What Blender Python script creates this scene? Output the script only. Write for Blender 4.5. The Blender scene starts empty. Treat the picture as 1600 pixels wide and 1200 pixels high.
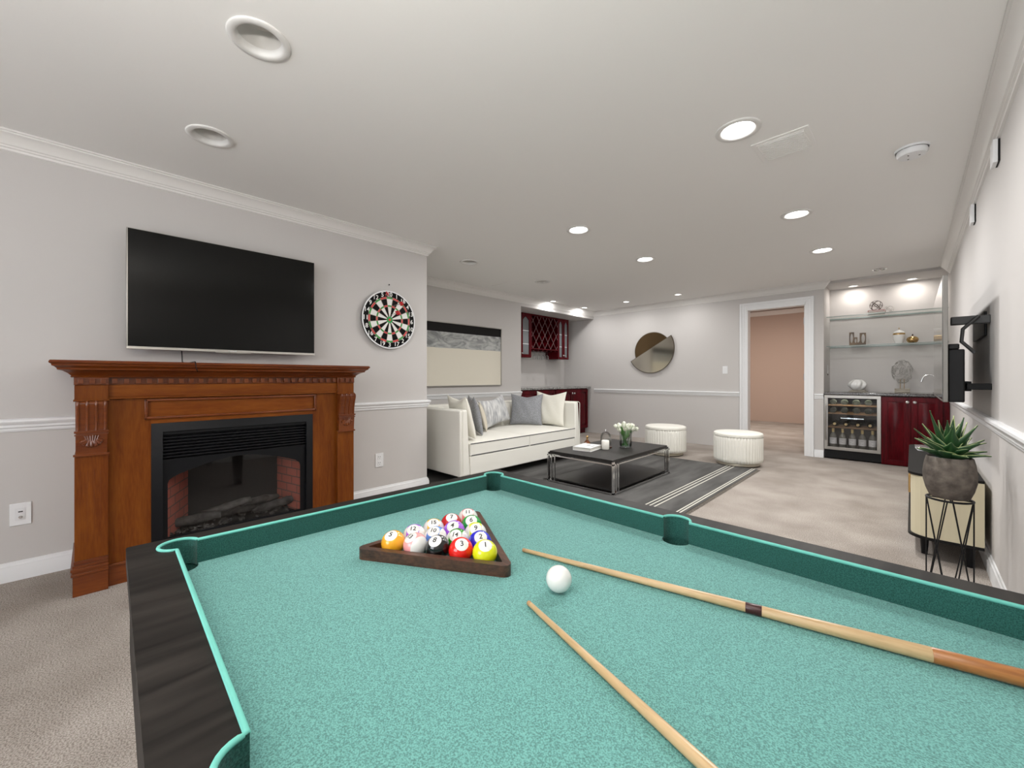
import bpy, bmesh, math, random
from mathutils import Vector, Matrix
random.seed(7)
PI = math.pi
SC = bpy.context.scene
COL = SC.collection
CEIL = 2.34

# ------------------------------------------------------------------ camera
cam_d = bpy.data.cameras.new('camera'); cam = bpy.data.objects.new('camera', cam_d); COL.objects.link(cam)
cam.location = (0, 0, 1.067)
cam.rotation_euler = (PI/2, 0, math.radians(44.32))
cam_d.sensor_width = 36.0
cam_d.lens = 14.4
cam_d.shift_y = -10/1600
cam_d.clip_start = 0.02
SC.camera = cam
# ------------------------------------------------------------------ world, light, exposure
SC.view_settings.view_transform = 'Standard'
SC.view_settings.look = 'None'
SC.view_settings.gamma = 1.0
SC.view_settings.use_curve_mapping = False
SC.view_settings.exposure = 0.76
W = bpy.data.worlds.new('world'); SC.world = W; W.use_nodes = True
W.node_tree.nodes['Background'].inputs[0].default_value = (0.93, 0.96, 1.0, 1)
W.node_tree.nodes['Background'].inputs[1].default_value = 4.5

def area_lamp(name, loc, size, power, color=(1, .985, .97), shape='DISK', rot=(0, 0, 0), size_y=None, spread=PI):
    l = bpy.data.lights.new(name, 'AREA'); l.shape = shape; l.size = size
    if size_y: l.size_y = size_y
    l.energy = power; l.color = color; l.spread = spread
    o = bpy.data.objects.new(name, l); o.location = loc; o.rotation_euler = rot
    COL.objects.link(o); return o
P_MAIN = 11.5
P_FAR = 3.2
P_BAR = 1.2

# added fill light without a body behind the camera, throwing light on the ceiling
area_lamp('lamp', (-.15, -.45, 1.5), .3, 27, (1, .955, .91), rot=(PI, 0, 0))

# ------------------------------------------------------------------ materials
MATS = {}
def mat(name, col, rough=.5, metal=0, bump=0, bscale=50, var=0, vscale=8, col2=None, spec=.5,
        coat=0, emis=None, estr=0, stretch=None, sheen=0, detail=4):
    if name in MATS: return MATS[name]
    m = bpy.data.materials.new(name); m.use_nodes = True
    nt = m.node_tree; b = nt.nodes['Principled BSDF']
    b.inputs['Base Color'].default_value = (*col, 1)
    b.inputs['Roughness'].default_value = rough
    b.inputs['Metallic'].default_value = metal
    b.inputs['Specular IOR Level'].default_value = spec
    if coat:
        b.inputs['Coat Weight'].default_value = coat; b.inputs['Coat Roughness'].default_value = .12
    if sheen: b.inputs['Sheen Weight'].default_value = sheen
    if emis:
        b.inputs['Emission Color'].default_value = (*emis, 1); b.inputs['Emission Strength'].default_value = estr
    tc = nt.nodes.new('ShaderNodeTexCoord'); mp = nt.nodes.new('ShaderNodeMapping')
    nt.links.new(tc.outputs['Object'], mp.inputs['Vector'])
    if stretch: mp.inputs['Scale'].default_value = stretch
    if var or col2:
        n = nt.nodes.new('ShaderNodeTexNoise'); n.inputs['Scale'].default_value = vscale
        n.inputs['Detail'].default_value = detail
        nt.links.new(mp.outputs[0], n.inputs['Vector'])
        mx = nt.nodes.new('ShaderNodeMix'); mx.data_type = 'RGBA'
        c2 = col2 or tuple(c*(1-var) for c in col)
        mx.inputs[6].default_value = (*col, 1); mx.inputs[7].default_value = (*c2, 1)
        rp = nt.nodes.new('ShaderNodeValToRGB'); rp.color_ramp.elements[0].position = .35; rp.color_ramp.elements[1].position = .65
        nt.links.new(n.outputs['Fac'], rp.inputs[0]); nt.links.new(rp.outputs[0], mx.inputs[0])
        nt.links.new(mx.outputs[2], b.inputs['Base Color'])
    if bump:
        n2 = nt.nodes.new('ShaderNodeTexNoise'); n2.inputs['Scale'].default_value = bscale; n2.inputs['Detail'].default_value = 3
        nt.links.new(mp.outputs[0], n2.inputs['Vector'])
        bp = nt.nodes.new('ShaderNodeBump'); bp.inputs['Strength'].default_value = bump; bp.inputs['Distance'].default_value = .004
        nt.links.new(n2.outputs['Fac'], bp.inputs['Height']); nt.links.new(bp.outputs[0], b.inputs['Normal'])
    MATS[name] = m; return m

def glassy(name, tint=(1, 1, 1), refl=1.0, rough=0.02, base=0.0, ior=1.5):
    """thin pane: tinted transparency plus fresnel reflection"""
    if name in MATS: return MATS[name]
    m = bpy.data.materials.new(name); m.use_nodes = True; nt = m.node_tree; nt.nodes.clear()
    o = nt.nodes.new('ShaderNodeOutputMaterial'); t = nt.nodes.new('ShaderNodeBsdfTransparent'); g = nt.nodes.new('ShaderNodeBsdfGlossy')
    t.inputs[0].default_value = (*tint, 1); g.inputs['Roughness'].default_value = rough
    f = nt.nodes.new('ShaderNodeFresnel'); f.inputs[0].default_value = ior
    ma = nt.nodes.new('ShaderNodeMath'); ma.operation = 'MULTIPLY_ADD'; ma.inputs[1].default_value = refl; ma.inputs[2].default_value = base
    mx = nt.nodes.new('ShaderNodeMixShader')
    nt.links.new(f.outputs[0], ma.inputs[0]); nt.links.new(ma.outputs[0], mx.inputs[0])
    nt.links.new(t.outputs[0], mx.inputs[1]); nt.links.new(g.outputs[0], mx.inputs[2]); nt.links.new(mx.outputs[0], o.inputs[0])
    MATS[name] = m; return m

def wood(name, c1, c2, scale=3, axis='z', rough=.35, coat=.3, bump=.05, fine=1.0, dist=5.0):
    if name in MATS: return MATS[name]
    m = bpy.data.materials.new(name); m.use_nodes = True; nt = m.node_tree; b = nt.nodes['Principled BSDF']
    tc = nt.nodes.new('ShaderNodeTexCoord'); mp = nt.nodes.new('ShaderNodeMapping')
    s = {'x': (.12, 1, 1), 'y': (1, .12, 1), 'z': (1, 1, .12)}[axis]
    mp.inputs['Scale'].default_value = s
    nt.links.new(tc.outputs['Object'], mp.inputs['Vector'])
    n = nt.nodes.new('ShaderNodeTexNoise'); n.inputs['Scale'].default_value = scale*8; n.inputs['Detail'].default_value = 6; n.inputs['Distortion'].default_value = dist*.2
    n2 = nt.nodes.new('ShaderNodeTexNoise'); n2.inputs['Scale'].default_value = scale*60*fine; n2.inputs['Detail'].default_value = 2
    nt.links.new(mp.outputs[0], n.inputs['Vector']); nt.links.new(mp.outputs[0], n2.inputs['Vector'])
    ad = nt.nodes.new('ShaderNodeMix'); ad.inputs[0].default_value = .35
    nt.links.new(n.outputs['Fac'], ad.inputs[2]); nt.links.new(n2.outputs['Fac'], ad.inputs[3])
    r = nt.nodes.new('ShaderNodeValToRGB')
    r.color_ramp.elements[0].position = .36; r.color_ramp.elements[0].color = (*c2, 1)
    r.color_ramp.elements[1].position = .62; r.color_ramp.elements[1].color = (*c1, 1)
    nt.links.new(ad.outputs[0], r.inputs[0]); nt.links.new(r.outputs[0], b.inputs['Base Color'])
    b.inputs['Roughness'].default_value = rough; b.inputs['Coat Weight'].default_value = coat; b.inputs['Coat Roughness'].default_value = .2; b.inputs['Specular IOR Level'].default_value = .35
    bp = nt.nodes.new('ShaderNodeBump'); bp.inputs['Strength'].default_value = bump; bp.inputs['Distance'].default_value = .002
    nt.links.new(ad.outputs[0], bp.inputs['Height']); nt.links.new(bp.outputs[0], b.inputs['Normal'])
    MATS[name] = m; return m

M_WALL = mat('wall_paint', (.565, .545, .53), .85, bump=.03, bscale=300, spec=.2)
M_CEIL = mat('ceiling_paint', (.86, .85, .83), .9, bump=.03, bscale=250, spec=.15)
M_TRIM = mat('trim_paint', (.78, .79, .80), .35, spec=.4)
M_CROWN = mat('crown_paint', (.76, .745, .72), .4, spec=.4)
M_TAN = mat('hall_paint', (.50, .385, .32), .85, spec=.15)
M_BLACK = mat('black_plastic', (.005, .005, .0055), .5, spec=.25)
M_BLACKM = mat('black_metal', (.004, .0045, .006), .45, metal=.0, spec=.25)
M_CHROME = mat('chrome', (.80, .80, .80), .12, metal=1)
M_STEEL = mat('brushed_steel', (.40, .385, .36), .35, metal=1, bump=.03, bscale=200, stretch=(1, 1, 40))
M_WHITEP = mat('white_plastic', (.80, .81, .82), .35)
M_DARKHOLE = mat('dark_slot', (.02, .02, .02), .6)
M_CREAM = mat('cream_fabric', (.80, .785, .72), .9, bump=.25, bscale=450, sheen=.1, spec=.1)
M_PIPING = mat('dark_piping', (.05, .05, .055), .7)
M_CHERRY = wood('cherry_red_wood', (.10, .001, .005), (.035, .0005, .002), 2, 'z', .26, .0)
for q_ in (M_CHERRY,): q_.node_tree.nodes['Principled BSDF'].inputs['Specular IOR Level'].default_value = .15
M_MANTEL = wood('mantel_wood', (.185, .052, .006), (.12, .027, .003), 2.2, 'z', .42, .08)
M_MANTELH = wood('mantel_wood_level', (.21, .060, .007), (.14, .031, .003), 2.2, 'y', .42, .08)
M_MANTELR = wood('mantel_wood_molding', (.175, .042, .006), (.10, .019, .003), 2.2, 'y', .28, .3)
for q_ in (M_MANTEL, M_MANTELH): q_.node_tree.nodes['Principled BSDF'].inputs['Specular IOR Level'].default_value = .15
M_RAIL = wood('charcoal_wood', (.030, .026, .023), (.007, .006, .0055), 1.3, 'y', .55, .0, bump=.3, fine=.5, dist=9)
M_RAIL.node_tree.nodes['Principled BSDF'].inputs['Specular IOR Level'].default_value = .15
M_RACK = wood('walnut_wood', (.105, .045, .027), (.030, .015, .011), 4, 'x', .4, .3)
M_GOLD = mat('brass', (.62, .42, .19), .25, metal=1)
M_GRANITE = mat('granite', (.012, .011, .012), .12, col2=(.16, .15, .145), vscale=90, coat=.3)
M_GRANITEL = mat('granite_grey', (.05, .05, .05), .15, col2=(.45, .44, .42), vscale=60, coat=.3)

# carpet
def carpet(name):
    m = mat(name, (.36, .32, .285), .95, col2=(.49, .445, .405), vscale=2.6, spec=.05, detail=8)
    nt = m.node_tree; b = nt.nodes['Principled BSDF']; tc = nt.nodes['Texture Coordinate']
    src = b.inputs['Base Color'].links[0].from_socket
    n = nt.nodes.new('ShaderNodeTexNoise'); n.inputs['Scale'].default_value = 190; n.inputs['Detail'].default_value = 3
    nt.links.new(tc.outputs['Object'], n.inputs['Vector'])
    r = nt.nodes.new('ShaderNodeValToRGB'); r.color_ramp.elements[0].position = .40; r.color_ramp.elements[0].color = (.50, .48, .46, 1)
    r.color_ramp.elements[1].position = .56; r.color_ramp.elements[1].color = (1.0, 1.0, 1.0, 1)
    nt.links.new(n.outputs['Fac'], r.inputs[0])
    mx = nt.nodes.new('ShaderNodeMix'); mx.data_type = 'RGBA'; mx.blend_type = 'MULTIPLY'; mx.inputs[0].default_value = .8
    nt.links.new(src, mx.inputs[6]); nt.links.new(r.outputs[0], mx.inputs[7]); nt.links.new(mx.outputs[2], b.inputs['Base Color'])
    bp = nt.nodes.new('ShaderNodeBump'); bp.inputs['Strength'].default_value = .6; bp.inputs['Distance'].default_value = .008
    nt.links.new(n.outputs['Fac'], bp.inputs['Height']); nt.links.new(bp.outputs[0], b.inputs['Normal'])
    return m
M_CARPET = carpet('beige_carpet')

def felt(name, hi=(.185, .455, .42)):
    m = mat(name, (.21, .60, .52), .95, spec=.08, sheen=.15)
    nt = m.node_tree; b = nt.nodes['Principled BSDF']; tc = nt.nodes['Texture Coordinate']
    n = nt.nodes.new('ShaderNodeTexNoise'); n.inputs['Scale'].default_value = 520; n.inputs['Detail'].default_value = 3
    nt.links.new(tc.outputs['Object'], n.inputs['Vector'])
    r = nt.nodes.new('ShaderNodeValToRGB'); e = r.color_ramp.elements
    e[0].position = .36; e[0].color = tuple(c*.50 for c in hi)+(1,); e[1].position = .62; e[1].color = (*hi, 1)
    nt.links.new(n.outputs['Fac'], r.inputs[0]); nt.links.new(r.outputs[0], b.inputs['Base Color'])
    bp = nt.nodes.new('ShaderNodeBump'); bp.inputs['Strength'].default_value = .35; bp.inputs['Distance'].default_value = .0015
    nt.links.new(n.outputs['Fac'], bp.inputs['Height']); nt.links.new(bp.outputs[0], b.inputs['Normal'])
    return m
M_FELT = felt('teal_felt'); M_FELTSHADE = felt('teal_felt_painted_shade', (.034, .135, .115))  # second felt is darkened to paint shade into the cushion walls and pockets

# ------------------------------------------------------------------ mesh helpers
def V(*a): return Vector(a)
class B:
    def __init__(s): s.bm = bmesh.new()
    def box(s, x0, x1, y0, y1, z0, z1, M=None):
        vs = [s.bm.verts.new((x, y, z)) for z in (z0, z1) for y in (y0, y1) for x in (x0, x1)]
        for f in ((0,2,3,1),(4,5,7,6),(0,1,5,4),(2,6,7,3),(0,4,6,2),(1,3,7,5)): s.bm.faces.new([vs[i] for i in f])
        if M: bmesh.ops.transform(s.bm, matrix=M, verts=vs)
        return s
    def prism(s, pts, axis, a, b, M=None):
        """extrude 2D polygon; axis x: pts=(y,z); y: pts=(x,z); z: pts=(x,y)"""
        def P(p, t): return {'x': (t, p[0], p[1]), 'y': (p[0], t, p[1]), 'z': (p[0], p[1], t)}[axis]
        lo = [s.bm.verts.new(P(p, a)) for p in pts]; hi = [s.bm.verts.new(P(p, b)) for p in pts]
        n = len(pts)
        s.bm.faces.new(lo[::-1]); s.bm.faces.new(hi)
        for i in range(n): s.bm.faces.new((lo[i], lo[(i+1) % n], hi[(i+1) % n], hi[i]))
        if M: bmesh.ops.transform(s.bm, matrix=M, verts=lo+hi)
        return s
    def lathe(s, prof, n=32, c=(0, 0, 0), M=None, cap=True):
        """prof list of (r,z)"""
        rings = []; new = []
        for r, z in prof:
            if r < 1e-6:
                v = s.bm.verts.new((c[0], c[1], c[2]+z)); rings.append([v]); new.append(v)
            else:
                rg = [s.bm.verts.new((c[0]+r*math.cos(2*PI*i/n), c[1]+r*math.sin(2*PI*i/n), c[2]+z)) for i in range(n)]
                rings.append(rg); new += rg
        for a, b in zip(rings[:-1], rings[1:]):
            if len(a) == 1 and len(b) == 1: continue
            for i in range(n):
                j = (i+1) % n
                if len(a) == 1: s.bm.faces.new((a[0], b[j], b[i]))
                elif len(b) == 1: s.bm.faces.new((a[i], a[j], b[0]))
                else: s.bm.faces.new((a[i], a[j], b[j], b[i]))
        if cap:
            if len(rings[0]) > 1: s.bm.faces.new(rings[0][::-1])
            if len(rings[-1]) > 1: s.bm.faces.new(rings[-1])
        if M: bmesh.ops.transform(s.bm, matrix=M, verts=new)
        return s
    def tube(s, pts, r, n=8, closed=False, rs=None, flat=None):
        pts = [Vector(p) for p in pts]; rings = []; N = len(pts)
        up = None
        for i, p in enumerate(pts):
            if closed: t = pts[(i+1) % N]-pts[i-1]
            else: t = pts[min(i+1, N-1)]-pts[max(i-1, 0)]
            t.normalize()
            if up is None:
                up = V(0, 0, 1) if abs(t.z) < .9 else V(1, 0, 0)
            u = (up-t*up.dot(t)); u.normalize(); w = t.cross(u); up = u
            rr = rs[i] if rs else r
            rings.append([s.bm.verts.new(p+(u*math.cos(2*PI*k/n)*(flat or 1)+w*math.sin(2*PI*k/n))*rr) for k in range(n)])
        M_ = N if closed else N-1
        for i in range(M_):
            a = rings[i]; b = rings[(i+1) % N]
            for k in range(n):
                l = (k+1) % n; s.bm.faces.new((a[k], a[l], b[l], b[k]))
        if not closed:
            s.bm.faces.new(rings[0][::-1]); s.bm.faces.new(rings[-1])
        return s
    def obj(s, name, m, parent=None, smooth=False, bevel=0, loc=None, segs=2, sub=0, angle=40):
        bmesh.ops.recalc_face_normals(s.bm, faces=s.bm.faces)
        me = bpy.data.meshes.new(name); s.bm.to_mesh(me); s.bm.free()
        return mesh_obj(name, me, m, parent, smooth, bevel, loc, segs, sub, angle)

def mesh_obj(name, me, m, parent=None, smooth=False, bevel=0, loc=None, segs=2, sub=0, angle=40):
    if m: me.materials.append(m)
    o = bpy.data.objects.new(name, me); COL.objects.link(o)
    if parent: o.parent = parent
    if loc: o.location = loc
    if smooth or bevel:
        for p in me.polygons: p.use_smooth = True
        me.set_sharp_from_angle(angle=math.radians(angle))
    if bevel:
        md = o.modifiers.new('bevel', 'BEVEL'); md.width = bevel; md.segments = segs; md.limit_method = 'ANGLE'; md.angle_limit = math.radians(35)
        md.harden_normals = False
    if sub:
        md = o.modifiers.new('sub', 'SUBSURF'); md.levels = sub; md.render_levels = sub
    return o

def fill2d(splines, depth, z0=0, res=1):
    """polygon with holes extruded from z0 to z0+depth, returned as a mesh"""
    cu = bpy.data.curves.new('tmp', 'CURVE'); cu.dimensions = '2D'; cu.fill_mode = 'BOTH'; cu.extrude = depth/2
    for pts in splines:
        sp = cu.splines.new('POLY'); sp.points.add(len(pts)-1)
        for q, p in zip(sp.points, pts): q.co = (p[0], p[1], 0, 1)
        sp.use_cyclic_u = True
    o = bpy.data.objects.new('tmp', cu); COL.objects.link(o)
    dg = bpy.context.evaluated_depsgraph_get()
    me = bpy.data.meshes.new_from_object(o.evaluated_get(dg))
    bpy.data.objects.remove(o); bpy.data.curves.remove(cu)
    me.transform(Matrix.Translation((0, 0, z0+depth/2)))
    return me

def text_mesh(s, size, depth=.0005, bold=0):
    cu = bpy.data.curves.new('tmp', 'FONT'); cu.body = s; cu.size = size; cu.align_x = 'CENTER'; cu.align_y = 'CENTER'
    cu.extrude = depth; cu.offset = bold; cu.resolution_u = 3
    o = bpy.data.objects.new('tmp', cu); COL.objects.link(o)
    dg = bpy.context.evaluated_depsgraph_get()
    me = bpy.data.meshes.new_from_object(o.evaluated_get(dg))
    bpy.data.objects.remove(o); bpy.data.curves.remove(cu)
    return me

def thing(name, label, cat, loc=(0, 0, 0), rz=0, group=None):
    o = bpy.data.objects.new(name, None); COL.objects.link(o); o.empty_display_size = .05
    o.location = loc; o.rotation_euler = (0, 0, rz); return tag(o, label, cat, group)
def tag(o, label, cat=None, group=None):
    o['label'] = label
    if cat: o['category'] = cat
    if group: o['group'] = group
    return o
def struct(o): o['kind'] = 'structure'; return o
def dup(root, loc=None, rot=None, label=None, group=None):
    r = root.copy(); COL.objects.link(r)
    if loc is not None: r.location = loc
    if rot is not None: r.rotation_euler = rot
    if label: r['label'] = label
    if group: r['group'] = group
    for ch in list(root.children):
        c = ch.copy(); COL.objects.link(c); c.parent = r
        for g in ch.children:
            d = g.copy(); COL.objects.link(d); d.parent = c
    return r
def circ(cx, cy, r, n=32, a0=0, a1=2*PI, end=False):
    k = n if end else n
    return [(cx+r*math.cos(a0+(a1-a0)*i/k), cy+r*math.sin(a0+(a1-a0)*i/k)) for i in range(n+(1 if end else 0))]

# ------------------------------------------------------------------ room shell
XL, XS, XN, YB, XR, YR = -3.38, -4.43, -5.14, 6.8, .31, -2.6
YC1, YC2 = 2.274, 4.74           # ends of the left wall and of the sofa wall
DX0, DX1, DZ = -1.757, -1.037, 2.075
NX, NY, NZ = -.84, 7.36, 2.31    # bar niche
T = .12
struct(B().box(-5.4, .5, YR-.2, 11.7, -.1, 0).obj('floor', M_CARPET))
struct(B().box(XL-T, XL, YR, YC1, 0, CEIL).obj('wall_left', M_WALL))
struct(B().box(XS-T, XL-T, YC1-T, YC1, 0, CEIL).obj('wall_return', M_WALL))
struct(B().box(XS-T, XS, YC1, YC2, 0, CEIL).obj('wall_sofa', M_WALL))
struct(B().box(XN-T, XS-T, YC2-T, YC2, 0, CEIL).obj('wall_cabinet_side', M_WALL))
struct(B().box(XN-T, XN, YC2, YB+T, 0, CEIL).obj('wall_cabinet', M_WALL))
struct(B().box(XN, DX0, YB, YB+T, 0, CEIL).box(DX0, DX1, YB, YB+T, DZ, CEIL+.5).box(DX1, NX, YB, YB+T, 0, CEIL).obj('wall_back', M_WALL))
struct(B().box(NX-T, NX, YB+T, NY+T, 0, CEIL).obj('wall_niche_side', M_WALL))
struct(B().box(NX, XR+T, NY, NY+T, 0, CEIL).obj('wall_niche', M_WALL))
struct(B().box(XR, XR+T, YR, NY, 0, CEIL).obj('wall_right', M_WALL))
struct(B().box(XN, XS, YC2, YB, 2.2, CEIL-.001).obj('ceiling_soffit', M_WALL))
# rear wall behind the camera with an added window opening to let fill light in
struct(B().box(XL, -1.8, YR-T, YR, 0, CEIL).box(.1, XR, YR-T, YR, 0, CEIL).box(-1.8, .1, YR-T, YR, 0, .5).box(-1.8, .1, YR-T, YR, 2.15, CEIL).obj('wall_rear', M_WALL))
wf = B()
for x in (-1.8, -.87, .06): wf.box(x, x+.04, YR-.09, YR-.03, .5, 2.15)
wf.box(-1.8, .1, YR-.09, YR-.03, .5, .55).box(-1.8, .1, YR-.09, YR-.03, 2.1, 2.15)
struct(wf.obj('added_window_1', M_TRIM))
# hallway behind the doorway
HX0, HX1, HY, HZ = -3.7, -.97, 11.5, 2.72
struct(B().box(HX0, HX1, HY, HY+.1, 0, HZ).obj('wall_hall_end', M_TAN))
struct(B().box(HX0-.1, HX0, YB+T, HY, 0, HZ).obj('wall_hall_left', M_TAN))
struct(B().box(HX1, HX1+.1, YB+T, HY, 0, HZ).obj('wall_hall_right', M_TAN))
struct(B().box(HX0-.1, HX1+.1, YB+T, HY+.1, HZ, HZ+.05).obj('ceiling_hall', M_TAN))

# ceiling with the holes of the recessed lights
LIT = [(-.64, 2.317, 'nearest the square ceiling vent'), (-.644, 3.832, 'in the row towards the glass shelf niche, behind the vent'), (-.641, 5.097, 'in the row towards the glass shelf niche, closest to that niche'),
       (-2.054, 2.924, 'over the middle of the room, nearer the pool table'), (-2.053, 4.151, 'over the coffee table and rug'),
       (-3.42, 6.244, 'small and far, at the back wall beside the wine rack'), (-2.56, 6.256, 'small and far, at the back wall above the round mirror'),
       (-4.28, 5.362, 'by the crown moulding over the lattice wine rack, nearer one'), (-4.26, 6.241, 'by the crown moulding over the right hand cabinet doors, farther one')]
UNLIT = [(-2.648, .435, 'above the wall television'), (-1.76, .44, 'cut by the top of the picture, above the pool table'),
         (-3.49, 2.901, 'beyond the dart board wall corner'), (-3.503, 4.171, 'in front of the wine rack cabinets')]
EYE = (-.273, 6.45)
NICHE = [(-.57, 7.20), (0.0, 7.20)]
outer = [(XN-T, YR-T), (XR+T, YR-T), (XR+T, YB+.0), (XN-T, YB+.0)]
holes = [circ(x, y, .078, 28)[::-1] for x, y, _ in LIT[:5]+UNLIT]+[circ(x, y, .05, 24)[::-1] for x, y, _ in LIT[5:]]+[circ(*EYE, .05, 24)[::-1]]
struct(mesh_obj('ceiling', fill2d([outer]+holes, .02, CEIL), M_CEIL))
struct(mesh_obj('ceiling_niche', fill2d([[(NX, YB), (XR, YB), (XR, NY), (NX, NY)]]+[circ(x, y, .045, 24)[::-1] for x, y in NICHE], .03, NZ), M_WALL))

def molding(name, path, prof, m, closed=False):
    """sweep prof [(out,z)] along the interior wall line; room lies to the right of the direction"""
    b = B(); P = [Vector(p) for p in path]; n = len(P); cols = []
    for i in range(n):
        ns = []
        if i > 0: d = (P[i]-P[i-1]).normalized(); ns.append(V(d.y, -d.x))
        if i < n-1: d = (P[i+1]-P[i]).normalized(); ns.append(V(d.y, -d.x))
        mt = ns[0] if len(ns) == 1 else (ns[0]+ns[1])/(1+ns[0].dot(ns[1]))
        cols.append([b.bm.verts.new((P[i].x+mt.x*o, P[i].y+mt.y*o, z)) for o, z in prof])
    k = len(prof)
    for a, c in zip(cols[:-1], cols[1:]):
        for j in range(k):
            l = (j+1) % k; b.bm.faces.new((a[j], a[l], c[l], c[j]))
    b.bm.faces.new(cols[0][::-1]); b.bm.faces.new(cols[-1])
    return struct(b.obj(name, m, smooth=True, angle=25))
def crown_prof(z=CEIL, s=1.0):
    q = [(0, 0), (.078, 0), (.078, -.008), (.070, -.010), (.070, -.018), (.060, -.022), (.046, -.034), (.034, -.050), (.028, -.062), (.020, -.066), (.020, -.074), (.012, -.078), (.010, -.088), (.0, -.092)]
    return [(o*s, z-.0005+d*s) for o, d in q]
RAIL = [(0, .78), (.006, .782), (.010, .790), (.010, .800), (.018, .806), (.018, .818), (.026, .826), (.030, .836), (.028, .846), (.018, .851), (0, .851)]
BASE = [(0, .0005), (.016, .0005), (.016, .065), (.013, .072), (.013, .082), (.008, .088), (.006, .098), (0, .100)]
molding('trim_1', [(XL, YR), (XL, YC1), (XS, YC1), (XS, YB), (NX-.002, YB), (NX-.002, YB+.02)], crown_prof(), M_CROWN)
molding('trim_2', [(XR, YB-.002), (XR, YR)], crown_prof(), M_CROWN)
FY0, FY1 = -.062, 1.330           # fireplace span
molding('trim_3', [(XL, YR), (XL, FY0-.002)], RAIL, M_TRIM)
molding('trim_4', [(XL, FY1+.002), (XL, YC1), (XS, YC1), (XS, YC2)], RAIL, M_TRIM)
molding('trim_5', [(-4.40, YB), (DX0-.095, YB)], RAIL, M_TRIM)
molding('trim_6', [(DX1+.095, YB), (NX, YB)], RAIL, M_TRIM)
molding('trim_7', [(XR, YB-.03), (XR, YR)], RAIL, M_TRIM)
molding('baseboard_left', [(XL, YR), (XL, FY0-.002)], BASE, M_TRIM)
molding('baseboard_return', [(XL, FY1+.002), (XL, YC1), (XS, YC1), (XS, YC2)], BASE, M_TRIM)
molding('baseboard_back', [(DX1+.095, YB), (NX, YB)], BASE, M_TRIM)
molding('baseboard_right', [(XR, YB-.03), (XR, YR)], BASE, M_TRIM)
molding('trim_8', [(HX0, HY), (HX1, HY)], crown_prof(2.68, 1.1), M_CROWN)

# doorway
dr = bpy.data.objects.new('door_1', None); COL.objects.link(dr); dr.location = ((DX0+DX1)/2, YB, 0); struct(dr)
hw = (DX1-DX0)/2
c = B()
for sx in (-1, 1):
    a, b_ = sorted((sx*hw, sx*(hw+.092)))
    c.box(a, b_, -.016, 0, 0, DZ+.092)
    a, b_ = sorted((sx*(hw+.062), sx*(hw+.092))); c.box(a, b_, -.028, -.016, 0, DZ+.092)
    a, b_ = sorted((sx*(hw+.03), sx*(hw+.062))); c.box(a, b_, -.021, -.016, 0, DZ+.062)
c.box(-hw, hw, -.016, 0, DZ, DZ+.092).box(-hw-.062, hw+.062, -.028, -.016, DZ+.062, DZ+.092).box(-hw-.03, hw+.03, -.021, -.016, DZ+.03, DZ+.062)
c.obj('door_casing', M_TRIM, dr, bevel=.003)
B().box(-hw-.001, -hw+.015, -.016, T, 0, DZ).box(hw-.015, hw+.001, -.016, T, 0, DZ).box(-hw, hw, -.016, T, DZ-.015, DZ+.001).obj('door_jamb', M_TRIM, dr)
for z in (.28, 1.03, 1.80):
    B().box(hw-.022, hw-.015, .02, .06, z, z+.09).lathe([(.006, 0), (.006, .09)], 10, (hw-.022, .018, z)).obj('hinge', mat('hinge_steel', (.35, .36, .38), .35, metal=1), dr)

# ------------------------------------------------------------------ ceiling lights
M_LENS = mat('lit_lens', (1, 1, 1), .4, emis=(1, .985, .96), estr=9)
M_LENSOFF = mat('unlit_lens', (.62, .60, .57), .4)
M_RING = mat('light_ring', (.74, .73, .71), .4)
def downlight(x, y, r, label, lit=True, z=CEIL, group=None, name='recessed_light'):
    t = thing(name, label, 'ceiling light', (x, y, z), group=group)
    B().lathe([(r*.74, .0), (r, .0), (r, -.004), (r*.97, -.007), (r*.8, -.008), (r*.72, -.004), (r*.70, .02), (r*.74, .02)], 40, cap=False).obj('trim_ring', M_RING, t, smooth=True, angle=60)
    if lit:
        B().lathe([(0, .016), (r*.72, .016), (r*.72, .019), (0, .019)], 36, cap=False).obj('lens', M_LENS, t)
    else:
        B().lathe([(r*.74, .02), (r*.66, .05), (r*.5, .075), (0, .08)], 36, cap=False).obj('lens', M_LENSOFF, t, smooth=True)
    return t
for i, (x, y, w) in enumerate(LIT):
    r = .105 if i < 5 else .065
    downlight(x, y, r, 'lit recessed ceiling light '+w)
    area_lamp('lamp', (x, y, CEIL-.012), .14 if i < 5 else .09, P_MAIN if i < 5 else P_FAR)
for x, y, w in UNLIT: downlight(x, y, .105, 'unlit white recessed ceiling light '+w, False)
for i, (x, y) in enumerate(NICHE):
    downlight(x, y, .058, ('small lit spotlight over the left half of the glass shelves', 'small lit spotlight over the right half of the glass shelves')[i], True, NZ, name='niche_spotlight')
    area_lamp('lamp', (x, y, NZ-.012), .08, P_BAR, (1, .93, .86))
t = thing('eyeball_light', 'chrome rimmed eyeball ceiling light just in front of the bar niche', 'ceiling light', (*EYE, CEIL))
B().lathe([(.048, 0), (.066, 0), (.066, -.004), (.06, -.008), (.05, -.008), (.048, .02)], 36, cap=False).obj('trim_ring', M_CHROME, t, smooth=True)
B().lathe([(0, -.012), (.02, -.011), (.036, -.004), (.045, .006), (.047, .02), (0, .03)], 32, cap=False).obj('eyeball', M_RING, t, smooth=True)
B().lathe([(0, -.018), (.014, -.018), (.018, -.008), (0, -.008)], 20, cap=False).obj('bulb', M_CHROME, t, smooth=True)
area_lamp('lamp', (-2.3, 9.2, HZ-.05), .5, 38, (1, .93, .86))

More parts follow.
